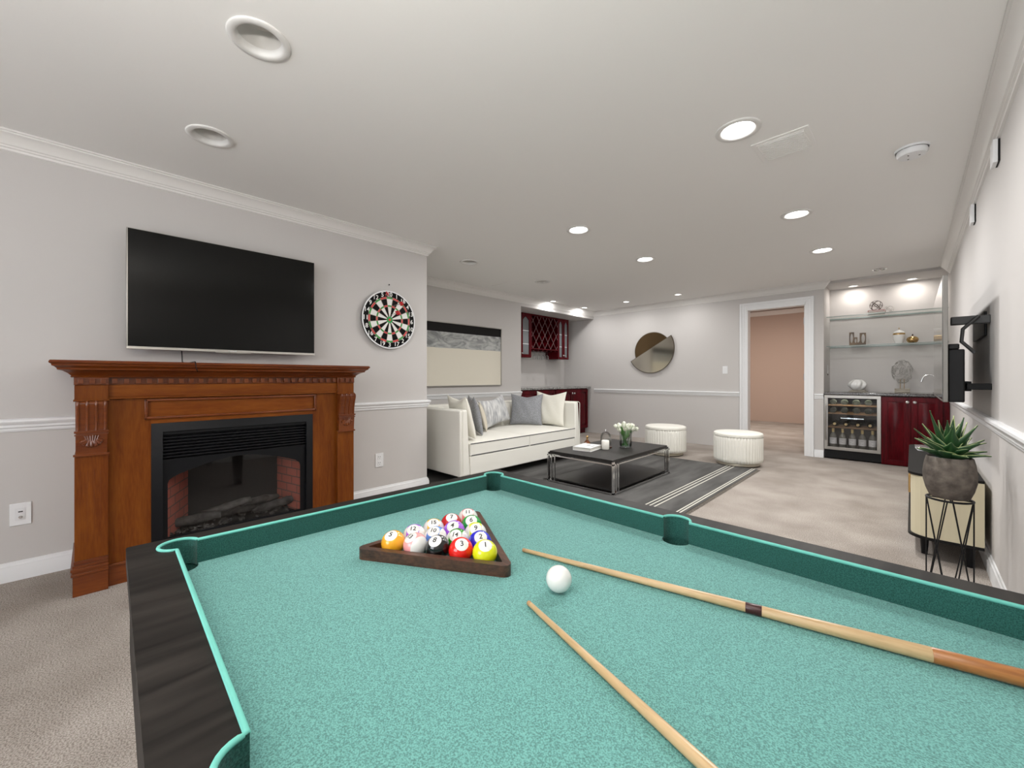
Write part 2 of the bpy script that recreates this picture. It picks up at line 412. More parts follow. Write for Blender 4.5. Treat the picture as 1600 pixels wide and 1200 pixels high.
# ceiling vent, hatch, smoke detector
t = thing('ceiling_vent', 'flat white rectangular ceiling vent beside the biggest lit ceiling light', 'vent', (-.5, 2.645, CEIL), math.radians(-1))
B().box(-.13, .13, -.13, .13, -.006, 0).obj('frame', M_CEIL, t, bevel=.002)
g = B().box(-.108, .108, -.108, .108, -.009, -.006)
for i in range(14):
    y = -.098+i*.015; g.box(-.104, .104, y, y+.007, -.012, -.009)
g.obj('grille', M_CEIL, t)
tag(B().box(-.16, .16, -.11, .11, -.004, 0).obj('access_panel', M_CEIL, loc=(-4.02, 3.98, CEIL), bevel=.0015), 'thin square access panel in the ceiling over the sofa', 'panel')
t = thing('smoke_detector', 'round white smoke detector on the ceiling near the right wall', 'smoke detector', (.0, 3.181, CEIL))
B().lathe([(0, 0), (.072, 0), (.072, -.012), (.068, -.012)], 40, cap=False).obj('base', M_WHITEP, t, smooth=True)
B().lathe([(.064, -.012), (.066, -.03), (.058, -.042), (.02, -.046), (0, -.046)], 40, cap=False).obj('cover', M_WHITEP, t, smooth=True)
for a in range(3): B().box(-.004, .004, -.002, .002, -.0475, -.045, Matrix.Rotation(a*2.1, 4, 'Z') @ Matrix.Translation((.03, 0, .0005))).obj('slot', M_DARKHOLE, t)

# right wall white plates under the crown
for i, (y, z0, z1) in enumerate([(3.16, 2.13, 2.245), (4.22, 2.12, 2.245)]):
    t = thing('wall_bracket', ('white bracket plate high on the right wall, nearer one', 'white bracket plate high on the right wall, farther small one')[i], 'bracket', (XR, y, z0))
    B().box(-.024, -.007, -.05, .05, 0, z1-z0).obj('plate', M_WHITEP, t, bevel=.002)
    B().box(-.007, 0, -.05, .05, .004, z1-z0-.003).obj('backing', M_BLACK, t)

# ------------------------------------------------------------------ fireplace mantel and insert
FX, FZ = -2.94, 1.15
t = thing('fireplace', 'carved orange brown wooden mantel around a black electric fireplace', 'fireplace', (XL, (FY0+FY1)/2, 0))
X0 = FX-XL            # middle face in local x
PX = X0+.03           # pilaster face
hw = (FY1-FY0)/2; PW = .118
LI, LO = (.221-(FY0+FY1)/2, 1.054-(FY0+FY1)/2)  # insert opening in local y
IZ0, IZ1 = .11, .818
B().box(.002, X0, -hw+.01, LI, 0, 1.0).obj('side_panel', M_MANTEL, t); B().box(.002, X0, LO, hw-.01, 0, 1.0).obj('side_panel', M_MANTEL, t)
B().box(.002, X0, LI, LO, IZ1, 1.0).obj('upper_panel', M_MANTELH, t)
B().box(.002, X0, LI, LO, 0, IZ0).obj('lower_panel', M_MANTELH, t)
fr = B()
pl, pr, pb, pt = .193-.634, 1.075-.634, .842, .952
for a, b_, c_, d_ in ((pl, pr, pt-.014, pt), (pl, pr, pb, pb+.014), (pl, pl+.014, pb, pt), (pr-.014, pr, pb, pt)):
    fr.box(X0, X0+.014, a, b_, c_, d_)
fr.obj('panel_molding', M_MANTELR, t, bevel=.004)
# frieze and dentil course
B().box(.002, X0+.012, -hw+.004, hw-.004, .966, 1.03).box(.002, X0+.02, -hw+.002, hw-.002, .958, .966).obj('frieze', M_MANTELH, t, bevel=.002)
def cornice(z0, z1, x, y0, y1, extra):
    q = [(0, z0), (.014, z0), (.018, z0+.004), (.014, z0+.008), (.018, z0+.012), (.030, z0+.022), (.050, z0+.032), (.064, z0+.036), (.072, z0+.037), (.074, z0+.044), (.084, z0+.052), (.094, z0+.056), (.096, z0+.064), (.104, z0+.068), (.106, z1-.008), (.100, z1), (0, z1)]
    return q
q = cornice(1.068, FZ, 0, 0, 0, 0)
b = B(); ys = (-hw, hw)
cols = []
for (yy, sg) in ((-hw, -1), (hw, 1)):
    cols.append([b.bm.verts.new((.002, yy+sg*o*.75, z)) for o, z in q]); cols.append([b.bm.verts.new((PX+o-.012, yy+sg*o*.75, z)) for o, z in q])
for a, c_ in ((cols[0], cols[1]), (cols[1], cols[3]), (cols[3], cols[2])):
    for j in range(len(q)-1): b.bm.faces.new((a[j], a[j+1], c_[j+1], c_[j]))
b.bm.faces.new((cols[0][-1], cols[1][-1], cols[3][-1], cols[2][-1])); b.bm.faces.new((cols[0][0], cols[1][0], cols[3][0], cols[2][0]))
b.obj('mantel_shelf', M_MANTELR, t, smooth=True, angle=22)
dn = B().box(.002, X0+.010, -hw+PW, hw-PW, 1.03, 1.068)
n = 26; w = (2*hw-2*PW)/n
for i in range(n):
    y = -hw+PW+(i+.28)*w; dn.box(X0+.010, X0+.028, y, y+w*.5, 1.036, 1.062)
for s in (-1, 1):
    a, b_ = sorted((s*(hw), s*(hw-PW))); dn.box(.002, PX+.004, a-.002, b_+.002, 1.03, 1.068)
    for i in range(3):
        y = a+(i+.3)*PW/3; dn.box(PX+.004, PX+.018, y, y+.02, 1.036, 1.062)
dn.obj('dentil_course', M_MANTELR, t, bevel=.0015)
for s in (-1, 1):
    a, b_ = sorted((s*hw, s*(hw-PW))); m_ = (a+b_)/2
    p = B().box(.002, PX, a, b_, .17, .69).box(X0-.01, PX+.0, a, b_, .95, 1.03)
    p.box(.002, PX+.008, a-.004, b_+.004, .95, .958)
    p.obj('pilaster', M_MANTEL, t, bevel=.002)
    gr = B()
    for k in range(4):
        y = a+.022+k*.023; gr.tube([(PX-.0008, y, .24), (PX-.0008, y, .61)], .0022, 6)
    gr.obj('fluting', M_MANTEL, t, smooth=True)
    # corbel: S shaped scroll, flutes and a carved leaf
    prof = [(PX-.02, .69), (PX+.012, .69), (PX+.014, .72), (PX+.018, .76), (PX+.020, .79), (PX+.018, .80), (PX+.018, .82), (PX+.022, .86), (PX+.034, .90), (PX+.044, .925), (PX+.046, .94), (PX+.040, .95), (PX-.02, .95)]
    cb = B().prism([(x, z) for x, z in prof], 'y', a+.004, b_-.004)
    cb.obj('corbel', M_MANTELR, t, smooth=True, bevel=.002, angle=30)
    cv = B()
    for k in range(4):
        y = a+.012+k*(PW-.024)/3
        cv.tube([(x+.001, y, z) for x, z in prof[5:12]], .0055, 8)
    cv.box(PX, PX+.026, a-.001, b_+.001, .796, .806).box(PX, PX+.024, a+.0, b_-.0, .783, .789)
    for k in range(7):   # leaf lobes
        an = (k-3)*.40
        cv.tube([(PX+.014, m_+math.sin(an)*.012, .765), (PX+.021, m_+math.sin(an)*.026, .765-.016*math.cos(an)), (PX+.019, m_+math.sin(an)*.037, .765-.034*math.cos(an)), (PX+.012, m_+math.sin(an)*.042, .765-.042*math.cos(an))], .006, 8, rs=[.004, .0075, .0085, .003])
    for sg in (-1, 1):   # side scrolls
        cv.tube([(PX+.016, m_+sg*(.040+.010*(1-q/14)*math.cos(q*.75)), .766+.010*(1-q/14)*math.sin(q*.75)) for q in range(13)], .0035, 6)
    for k in range(6):
        cv.tube([(PX+.02, m_-.025+k*.01, .782), (PX+.024, m_-.015+k*.006, .748)], .0028, 6)
    cv.box(PX, PX+.014, a-.004, b_+.004, .682, .692)
    cv.obj('carving', M_MANTELR, t, smooth=True)
# plinth
pb = B()
for (x, z0, z1) in ((PX+.006, 0, .10), (PX+.012, .10, .112), (PX+.008, .112, .124), (PX+.013, .124, .138), (PX+.007, .138, .152), (PX+.003, .152, .17)):
    for s in (-1, 1):
        a, b_ = sorted((s*(hw+x-PX), s*(hw-PW))); pb.box(.002, x, a, b_, z0, z1)
    if z1 <= .112: pb.box(.002, x-.03, -hw+PW, hw-PW, z0, z1)
pb.obj('plinth', M_MANTELR, t, bevel=.0015)
# insert
I = X0-.02
fi = B()
def frame_piece(fi, y0, y1, z0, z1, w, xo, xi):
    o = [(y0, z0), (y1, z0), (y1, z1), (y0, z1)]; n_ = [(y0+w, z0+w), (y1-w, z0+w), (y1-w, z1-w), (y0+w, z1-w)]
    vo = [fi.bm.verts.new((xo, *p)) for p in o]; vi = [fi.bm.verts.new((xi, *p)) for p in n_]; vb = [fi.bm.verts.new((I-.03, *p)) for p in o]; vbi = [fi.bm.verts.new((I-.03, *p)) for p in n_]
    for k in range(4):
        l = (k+1) % 4
        fi.bm.faces.new((vo[k], vo[l], vi[l], vi[k])); fi.bm.faces.new((vo[k], vo[l], vb[l], vb[k])); fi.bm.faces.new((vi[k], vi[l], vbi[l], vbi[k]))
frame_piece(fi, LI, LO, IZ0, IZ1, .047, X0+.004, X0+.022)
fi.obj('insert_frame', M_BLACKM, t, bevel=.001)
gy0, gy1 = LI+.049, LO-.049
lv = B()
for k in range(8):
    z = .625+k*.0175
    if k == 7: lv.box(I-.01, X0+.012, gy0, gy1, .752, .771)
    else: lv.box(I-.005, X0+.008, gy0, gy1, z, z+.008, None)
lv.box(I-.02, I-.015, gy0, gy1, .6, .77)
lv.obj('louvre_vent', M_BLACKM, t, bevel=.0015)
# face plate with arched window
ay0, ay1, az0, azs, azt = gy0+.02, gy1-.03, .185, .50, .592
arch = [(ay0, az0), (ay1, az0), (ay1, azs-.02), (ay1-.006, azs), (ay1-.03, azs+.02)]
for k in range(1, 12):
    u = k/12; yy = ay1-.03-(ay1-ay0-.06)*u; arch.append((yy, azs+.02+(azt-azs-.02)*math.sin(PI*u)))
arch += [(ay0+.03, azs+.02), (ay0+.006, azs), (ay0, azs-.02)]
me = fill2d([[(gy0, IZ0+.047), (gy1, IZ0+.047), (gy1, .615), (gy0, .615)], arch[::-1]], .006)
me.transform(Matrix(((0, 0, 1, I+.014), (1, 0, 0, 0), (0, 1, 0, 0), (0, 0, 0, 1))))
mesh_obj('face_plate', me, M_BLACKM, t)
B().box(I+.008, I+.011, gy0+.005, gy1-.005, .165, .61).obj('glass_front', glassy('hearth_glass', (.88, .88, .88), .35, .03, .01), t)
fb = B().box(I-.32, I-.31, gy0, gy1, .15, .61).box(I-.31, I+.0, gy0, gy1, .148, .158).box(I-.31, I, gy0, gy1, .6, .61)
fb.obj('firebox', mat('firebox_black', (.03, .029, .028), .8, bump=.4, bscale=25), t)
mb = bpy.data.materials.new('firebox_brick'); mb.use_nodes = True; nt = mb.node_tree; MATS['firebox_brick'] = mb
br = nt.nodes.new('ShaderNodeTexBrick'); tc = nt.nodes.new('ShaderNodeTexCoord'); mp = nt.nodes.new('ShaderNodeMapping')
mp.inputs['Rotation'].default_value = (PI/2, 0, PI/2)
br.inputs['Color1'].default_value = (.60, .17, .12, 1); br.inputs['Color2'].default_value = (.52, .14, .10, 1); br.inputs['Mortar'].default_value = (.22, .12, .10, 1)
br.inputs['Scale'].default_value = 1; br.inputs['Brick Width'].default_value = .12; br.inputs['Row Height'].default_value = .055; br.inputs['Mortar Size'].default_value = .004
sx = nt.nodes.new('ShaderNodeSeparateXYZ'); cx = nt.nodes.new('ShaderNodeCombineXYZ')
nt.links.new(tc.outputs['Object'], sx.inputs[0]); nt.links.new(sx.outputs['X'], cx.inputs['X']); nt.links.new(sx.outputs['Z'], cx.inputs['Y'])
nt.links.new(cx.outputs[0], br.inputs['Vector']); nt.links.new(br.outputs[0], nt.nodes['Principled BSDF'].inputs['Base Color'])
nt.nodes['Principled BSDF'].inputs['Roughness'].default_value = .9
B().prism([(I, gy0), (I, gy0+.012), (I-.30, gy0+.15), (I-.30, gy0)], 'z', .158, .6).obj('brick_side', mb, t)
B().prism([(I, gy1), (I, gy1-.012), (I-.30, gy1-.08), (I-.30, gy1)], 'z', .158, .6).obj('brick_side', mb, t)
M_LOG = mat('ash_log', (.12, .115, .11), .9, col2=(.035, .033, .032), vscale=18, bump=.8, bscale=40)
rr = random.Random(3)
for (x, y, z, dx, dy, dz, r) in ((I-.12, -.22, .215, .03, .14, .01, .028), (I-.16, .02, .22, -.02, .17, 0, .03), (I-.14, .24, .21, .03, .13, .02, .028), (I-.10, -.05, .265, .05, .12, .03, .022), (I-.13, .14, .26, -.05, .12, -.01, .024)):
    pts = []; rs = []
    for k in range(9):
        u = k/8*2-1; pts.append((x+dx*u+rr.uniform(-.004, .004), y+dy*u, z+dz*u+rr.uniform(-.004, .004))); rs.append(r*(.7+.35*(1-u*u))*rr.uniform(.88, 1.12))
    B().tube(pts, r, 9, rs=rs).obj('log', M_LOG, t, smooth=True, angle=70)
em = B()
for k in range(90):
    M_ = Matrix.Translation((I-rr.uniform(.02, .28), rr.uniform(gy0+.03, gy1-.03), .165+rr.uniform(0, .012))) @ Matrix.Rotation(rr.uniform(0, 6), 4, (rr.random(), rr.random(), 1)) @ Matrix.Diagonal((rr.uniform(.008, .02), rr.uniform(.008, .02), rr.uniform(.006, .012), 1))
    bmesh.ops.create_icosphere(em.bm, subdivisions=1, radius=1, matrix=M_)
o = em.obj('embers', M_LOG, t); o['kind'] = 'stuff'

# ------------------------------------------------------------------ left television
def television(name, label, loc, rz, w, hgt, frame_m, sb=.01):
    """screen faces local +x; width along y; origin bottom centre of the back"""
    t = thing(name, label, 'television', loc, rz)
    B().box(0, .028, -w/2, w/2, 0, hgt).obj('casing', frame_m, t, bevel=.002)
    B().box(.028, .0305, -w/2+.006, w/2-.003, .017, hgt-.004).obj('screen', mat('tv_screen', (.007, .007, .0065), .09, spec=.2), t)
    B().box(.028, .034, -w/2, w/2, 0, .016).obj('bottom_bezel', mat('bezel_silver', (.62, .60, .56), .3, metal=.9), t, bevel=.0015)
    return t
TVY = (.139+1.188)/2
tv = television('television', 'flat black television on the wall above the wooden fireplace', (-3.308, TVY, 1.236), 0, 1.052, .712, M_STEEL)
B().box(.022, .040, -.10, .10, -.008, 0).obj('sensor_bar', M_STEEL, tv, bevel=.002)
B().box(.0345, .0355, -.02, .02, .004, .012).obj('logo_plate', M_CHROME, tv)
B().box(-.04, 0, -.35, .35, .10, .55).obj('back_cover', M_BLACK, tv, bevel=.01)
B().box(-.0715, -.04, -.20, .20, .2, .45).obj('wall_mount', M_BLACK, tv)

# ------------------------------------------------------------------ dart board
DBX, DBY, DBZ, DR = XL+.003, 1.858, 1.584, .252
t = thing('dartboard', 'round numbered dart board hanging on the wall right of the television', 'dartboard', (DBX, DBY, DBZ))
RM = Matrix(((0, 0, 1, 0), (1, 0, 0, 0), (0, 1, 0, 0), (0, 0, 0, 1)))   # lathe axis z -> x ; local (x,y) -> (y,z)
B().lathe([(0, 0), (DR, 0), (DR, .028), (DR*.985, .03), (0, .03)], 96, M=RM).obj('board', mat('dart_black', (.004, .004, .004), .7, spec=.15), t, smooth=True, angle=30)
B().lathe([(DR*.985, .024), (DR+.006, .024), (DR+.006, .034), (DR*.985, .034)], 96, M=RM, cap=False).obj('rim', M_WHITEP, t, smooth=True, angle=30)
def ringsec(b, r0, r1, a0, a1, x, n=5):
    for i in range(n):
        p = a0+(a1-a0)*i/n; q = a0+(a1-a0)*(i+1)/n
        vs = [b.bm.verts.new((x, r*math.cos(s), r*math.sin(s))) for r, s in ((r0, p), (r1, p), (r1, q), (r0, q))]
        b.bm.faces.new(vs)
        vb = [b.bm.verts.new((x-.002, r*math.cos(s), r*math.sin(s))) for r, s in ((r0, p), (r1, p), (r1, q), (r0, q))]
        for k in range(4):
            l = (k+1) % 4; b.bm.faces.new((vs[k], vs[l], vb[l], vb[k]))
M_SW = mat('dart_white', (.80, .80, .78), .6); M_SR = mat('dart_red', (.62, .03, .03), .5); M_SG = mat('dart_green', (.02, .30, .05), .5)
def seg(name, m, *a):
    b = B(); ringsec(b, *a); return b.obj(name, m, t)
u = DR/1.0
for i in range(20):
    am = PI/2-i*PI/10; a0, a1 = am-PI/20+.012, am+PI/20-.012
    even = i % 2 == 0
    if even:
        seg('white_segment', M_SW, .11*u, .455*u, a0, a1, .0325); seg('white_segment', M_SW, .52*u, .735*u, a0, a1, .0325)
    tgt = M_SG if even else M_SR
    seg('triple_segment', tgt, .465*u, .515*u, a0+.01, a1-.01, .0328); seg('double_segment', tgt, .745*u, .80*u, a0+.005, a1-.005, .0328)
seg('outer_bull', M_SG, .05*u, .115*u, 0, 2*PI, .0328, 30)
B().lathe([(.042*u, .031), (.042*u, .0335), (0, .034)], 24, M=RM).obj('bullseye', M_SR, t)
wr = B()
for r in (.46, .518, .74, .802): wr.tube([(.0335, r*u*math.cos(k*PI/32), r*u*math.sin(k*PI/32)) for k in range(64)], .0009, 5, closed=True)
for i in range(20):
    a = PI/2-PI/20-i*PI/10; wr.tube([(.0335, .118*u*math.cos(a), .118*u*math.sin(a)), (.0335, .80*u*math.cos(a), .80*u*math.sin(a))], .0009, 5)
wr.obj('wire_spider', mat('dart_wire', (.75, .6, .5), .4, metal=.5), t)
for i, nm in enumerate([20, 1, 18, 4, 13, 6, 10, 15, 2, 17, 3, 19, 7, 16, 8, 11, 14, 9, 12, 5]):
    a = PI/2-i*PI/10
    me = text_mesh(str(nm), .054, .0006, .0006)
    me.transform(Matrix.Translation((.0315, .895*u*math.cos(a), .895*u*math.sin(a))) @ RM)
    mesh_obj('number', me, mat('dart_digits', (.85, .85, .83), .5), t)
M_DFL = mat('dart_flight', (.65, .02, .03), .5)
def dart(tip, tail, label):
    d = thing('dart', label, 'dart', tip, group='darts in the dart board')
    ax = (Vector(tail)-Vector(tip)); L = ax.length; q = ax.to_track_quat('Z', 'Y').to_matrix().to_4x4()
    b = B().lathe([(0, -.004), (.0012, .01), (.0014, .03)], 8, M=q); b.obj('point', M_CHROME, d)
    B().lathe([(.0015, .03), (.0035, .036), (.0035, .075), (.0015, .08), (.0013, L)], 10, M=q).obj('barrel', M_CHROME, d, smooth=True)
    f = B()
    for k in range(2): f.box(-.018, .018, -.0006, .0006, L-.035, L, q @ Matrix.Rotation(k*PI/2+.5, 4, 'Z'))
    f.obj('flight', M_DFL, d)
bx = DBX+.032
def bp(px_y, px_z): return (bx, DBY+px_y, DBZ+px_z)
dart(bp(-.045, .10+.10), (bx+.10, DBY-.075, DBZ+.215), 'red flighted dart near the number 5 of the dart board')
dart(bp(.035, .13), (bx+.10, DBY+.075, DBZ+.145), 'red flighted dart in the upper right part near the number 18')
dart(bp(.012, .045), (bx+.09, DBY+.040, DBZ+.062), 'red flighted dart closest to the bullseye')
t = B().lathe([(.002, 0), (.002, .012), (.006, .012), (.006, .015), (0, .015)], 12, M=RM).obj('nail', M_BLACKM, loc=(XL, 1.866, 1.903)); tag(t, 'small dark nail in the wall above the dart board', 'nail')

c_ = B().tube([(-3.36, .40, 1.25), (-3.33, .40, 1.168), (-3.25, .405, 1.1545), (-2.86, .395, 1.1545), (-2.806, .392, 1.1535), (-2.792, .392, 1.142), (-2.792, .395, 1.118), (-2.80, .402, 1.100)], .0028, 8).obj('cable', M_BLACK, smooth=True)
tag(c_, 'thin black cable hanging over the mantel shelf below the television', 'cable')

# ------------------------------------------------------------------ outlets and switch
def duplex(b, s, depth=.008): pass
t = thing('wall_outlet', 'white double socket outlet low on the wall right of the fireplace', 'outlet', (XL, 1.775, .336))
B().box(0, .006, -.038, .038, -.06, .06).obj('cover_plate', M_WHITEP, t, bevel=.002)
for z in (-.026, .026):
    B().box(.006, .009, -.017, .017, z-.019, z+.019).obj('socket', M_WHITEP, t, bevel=.002)
    for y0_, y1_, z0_, z1_ in ((-.009, -.006, z, z+.009), (.006, .009, z, z+.009), (-.002, .002, z-.012, z-.008)): B().box(.009, .0095, y0_, y1_, z0_, z1_).obj('slot', M_DARKHOLE, t)
t = thing('cable_outlet', 'square white cable jack plate on the wall left of the fireplace', 'outlet', (XL, -.266, .343))
B().box(0, .006, -.038, .038, -.056, .060).obj('cover_plate', M_WHITEP, t, bevel=.002)
B().box(.006, .0075, -.019, .017, -.030, .034).obj('insert_plate', mat('almond_plastic', (.74, .75, .76), .4), t, bevel=.0008)
B().lathe([(.008, 0), (.008, .003), (.006, .003), (.006, .012), (.002, .012), (.002, .006), (0, .006)], 6, M=Matrix.Translation((.0075, 0, -.013)) @ RM, cap=False).obj('coaxial_jack', M_CHROME, t)
B().box(.0075, .0085, -.008, .008, .012, .018).obj('slots', M_DARKHOLE, t)
t = thing('light_switch', 'white light switch on the back wall between mirror and doorway', 'switch', (-2.057, YB, 1.185))
B().box(-.036, .036, -.006, 0, -.058, .058).obj('cover_plate', M_WHITEP, t, bevel=.002)
B().box(-.017, .017, -.0085, -.006, -.034, .034).obj('rocker', M_TRIM, t, bevel=.001)

# ------------------------------------------------------------------ wall picture over the sofa
PY0, PY1, PZ0, PZ1 = 2.62, 4.285, .95, 1.80
t = thing('framed_picture', 'wide abstract picture above the sofa, black band over grey and cream', 'picture', (XS, (PY0+PY1)/2, (PZ0+PZ1)/2))
w2, h2 = (PY1-PY0)/2, (PZ1-PZ0)/2
fr = B()
for a in ((-w2, w2, h2-.012, h2), (-w2, w2, -h2, -h2+.012), (-w2, -w2+.012, -h2, h2), (w2-.012, w2, -h2, h2)): fr.box(.0, .035, *a)
fr.obj('frame', mat('picture_frame_silver', (.40, .385, .35), .35, metal=.6), t, bevel=.002)
mp_ = bpy.data.materials.new('abstract_art'); mp_.use_nodes = True; nt = mp_.node_tree; bs = nt.nodes['Principled BSDF']; bs.inputs['Roughness'].default_value = .55; bs.inputs['Specular IOR Level'].default_value = .15
tc = nt.nodes.new('ShaderNodeTexCoord'); sp = nt.nodes.new('ShaderNodeSeparateXYZ'); nt.links.new(tc.outputs['Object'], sp.inputs[0])
nz = nt.nodes.new('ShaderNodeTexNoise'); nz.inputs['Scale'].default_value = 5; nz.inputs['Detail'].default_value = 8; nz.inputs['Distortion'].default_value = 1.5
mpg = nt.nodes.new('ShaderNodeMapping'); mpg.inputs['Scale'].default_value = (1, 1, 2.2); nt.links.new(tc.outputs['Object'], mpg.inputs[0]); nt.links.new(mpg.outputs[0], nz.inputs[0])
rg = nt.nodes.new('ShaderNodeValToRGB'); rg.color_ramp.elements[0].position = .35; rg.color_ramp.elements[0].color = (.22, .23, .23, 1); rg.color_ramp.elements[1].position = .62; rg.color_ramp.elements[1].color = (.50, .51, .50, 1)
nt.links.new(nz.outputs['Fac'], rg.inputs[0])
wob = nt.nodes.new('ShaderNodeMath'); wob.operation = 'MULTIPLY_ADD'; wob.inputs[1].default_value = .03; nt.links.new(nz.outputs['Fac'], wob.inputs[0]); nt.links.new(sp.outputs['Z'], wob.inputs[2])
def step(v, sock):
    g = nt.nodes.new('ShaderNodeMath'); g.operation = 'GREATER_THAN'; g.inputs[1].default_value = v; nt.links.new(sock, g.inputs[0]); return g.outputs[0]
m1 = nt.nodes.new('ShaderNodeMix'); m1.data_type = 'RGBA'; nt.links.new(step(.10, wob.outputs[0]), m1.inputs[0]); m1.inputs[6].default_value = (.74, .70, .60, 1); nt.links.new(rg.outputs[0], m1.inputs[7])
m2 = nt.nodes.new('ShaderNodeMix'); m2.data_type = 'RGBA'; nt.links.new(step(.295, sp.outputs['Z']), m2.inputs[0]); nt.links.new(m1.outputs[2], m2.inputs[6]); m2.inputs[7].default_value = (.008, .007, .007, 1)
nt.links.new(m2.outputs[2], bs.inputs['Base Color'])
B().box(.002, .022, -w2+.012, w2-.012, -h2+.012, h2-.012).obj('canvas', mp_, t)

# ------------------------------------------------------------------ cabinets on the left: base units
def raised_door(parent, w, h_, m, knob_side, thick=.02, axis=1, name='door', knob_z=None):
    """door built in local frame: face toward +x, width along y from 0..w, height 0..h_; returned unplaced"""
    b = B(); rw = .055
    b.box(0, thick*.35, 0, w, 0, h_)
    for a in ((0, w, 0, rw), (0, w, h_-rw, h_), (0, rw, rw, h_-rw), (w-rw, w, rw, h_-rw)): b.box(thick*.35, thick, *a)
    q = rw+.008; e = .030
    o = [(q, q), (w-q, q), (w-q, h_-q), (q, h_-q)]; i_ = [(q+e, q+e), (w-q-e, q+e), (w-q-e, h_-q-e), (q+e, h_-q-e)]
    vo = [b.bm.verts.new((thick*.35, *p)) for p in o]; vi = [b.bm.verts.new((thick*.95, *p)) for p in i_]
    for k in range(4): b.bm.faces.new((vo[k], vo[(k+1) % 4], vi[(k+1) % 4], vi[k]))
    b.bm.faces.new(vi)
    d = b.obj(name, m, parent, bevel=.0015)
    if knob_side is not None:
        y = w-.03 if knob_side > 0 else .03
        z = knob_z if knob_z is not None else h_-.07
        B().lathe([(.006, 0), (.006, .012), (.015, .016), (.016, .024), (.010, .03), (0, .031)], 20, M=Matrix.Translation((thick, y, z)) @ RM).obj('knob', M_CHROME, d, smooth=True)
    return d
CF = -4.50
M_TOE = mat('toe_kick', (.03, .008, .008), .5)
for i, (y0, y1) in enumerate([(4.76, 5.70), (5.72, 6.72)]):
    t = thing('base_cabinet', ('dark red base cabinet behind the sofa, left of the pair', 'dark red base cabinet behind the sofa, right of the pair by the back wall')[i], 'cabinet', (XN+.003, y0, 0))
    D_ = CF-XN-.003; w = y1-y0
    B().box(0, D_-.02, 0, w, .09, .86).box(0, D_-.06, .01, w-.01, 0, .09).obj('body', M_CHERRY, t, bevel=.002)
    for k in range(2):
        d = raised_door(t, w/2-.004, .74, M_CHERRY, 1 if k == 0 else -1); d.location = (D_-.02, .002+k*w/2, .105)
t = B().box(XN+.002, CF+.03, 4.745, YB-.02, .862, .90).obj('countertop', M_GRANITEL, bevel=.006); tag(t, 'grey granite worktop on the dark red cabinets behind the sofa', 'countertop')
B_F = 6.725
# ------------------------------------------------------------------ upper cabinets with glass doors and lattice rack
UF = -4.824
M_FROST = mat('frosted_glass', (.16, .17, .18), .15, spec=.6)
def arch_glass_door(parent, w, h_, knob):
    fw = min(.055, w*.24)
    hole = [(fw, fw), (w-fw, fw), (w-fw, h_-fw-.07)]
    for k in range(1, 10):
        u_ = k/10; hole.append((w-fw-(w-2*fw)*u_, h_-fw-.07+.06*math.sin(PI*u_)))
    hole.append((fw, h_-fw-.07))
    me = fill2d([[(0, 0), (w, 0), (w, h_), (0, h_)], hole[::-1]], .02)
    me.transform(RM)
    d = mesh_obj('glass_door', me, M_CHERRY, parent, bevel=.002)
    B().box(.006, .009, fw-.004, w-fw+.004, fw-.004, h_-fw-.005).obj('frosted_pane', M_FROST, d)
    s2 = B()
    for z in (.30, .58): s2.box(-.004, .0055, fw-.004, w-fw+.004, h_*z, h_*z+.012)
    s2.box(.0095, .0105, fw, w-fw, h_*.30, h_*.30+.008).box(.0095, .0105, fw, w-fw, h_*.60, h_*.60+.008)
    s2.obj('inner_shelf', M_WHITEP, d)
    y = w-.022 if knob > 0 else .022
    B().lathe([(.005, 0), (.005, .012), (.013, .016), (.014, .022), (.008, .028), (0, .029)], 16, M=Matrix.Translation((.02, y, .07)) @ RM).obj('knob', M_CHROME, d, smooth=True)
    return d
D_ = UF-XN-.003
for i, (y0, y1) in enumerate([(4.88, 5.43), (6.20, 6.535)]):
    t = thing('wall_cabinet', ('dark red glass door wall cabinet left of the lattice wine rack', 'dark red glass door wall cabinet right of the lattice wine rack')[i], 'cabinet', (XN+.003, y0, 1.419))
    w = y1-y0
    B().box(0, D_-.021, 0, w, 0, .78).obj('body', M_CHERRY, t, bevel=.002)
    for k in range(2):
        d = arch_glass_door(t, w/2-.003, .776, 1 if k == 0 else -1); d.location = (D_-.021, .0015+k*w/2, .002)
t = thing('wine_rack', 'dark red lattice wine rack between the glass door wall cabinets', 'wine rack', (XN+.003, 5.432, 1.575))
w = 6.198-5.432; H_ = .624
B().box(0, .012, 0, w, 0, H_).box(0, D_, 0, w, 0, .02).box(0, D_, 0, w, H_-.03, H_).box(0, D_, 0, .016, .02, H_-.03).box(0, D_, w-.016, w, .02, H_-.03).obj('box', M_CHERRY, t, bevel=.0015)
def clipline(p, d, x0, x1, z0, z1):
    ts = []
    for a, lo, hi, dd in ((p[0], x0, x1, d[0]), (p[1], z0, z1, d[1])):
        t0, t1 = sorted(((lo-a)/dd, (hi-a)/dd)); ts.append((t0, t1))
    return max(q[0] for q in ts), min(q[1] for q in ts)
la = B(); la2 = B()
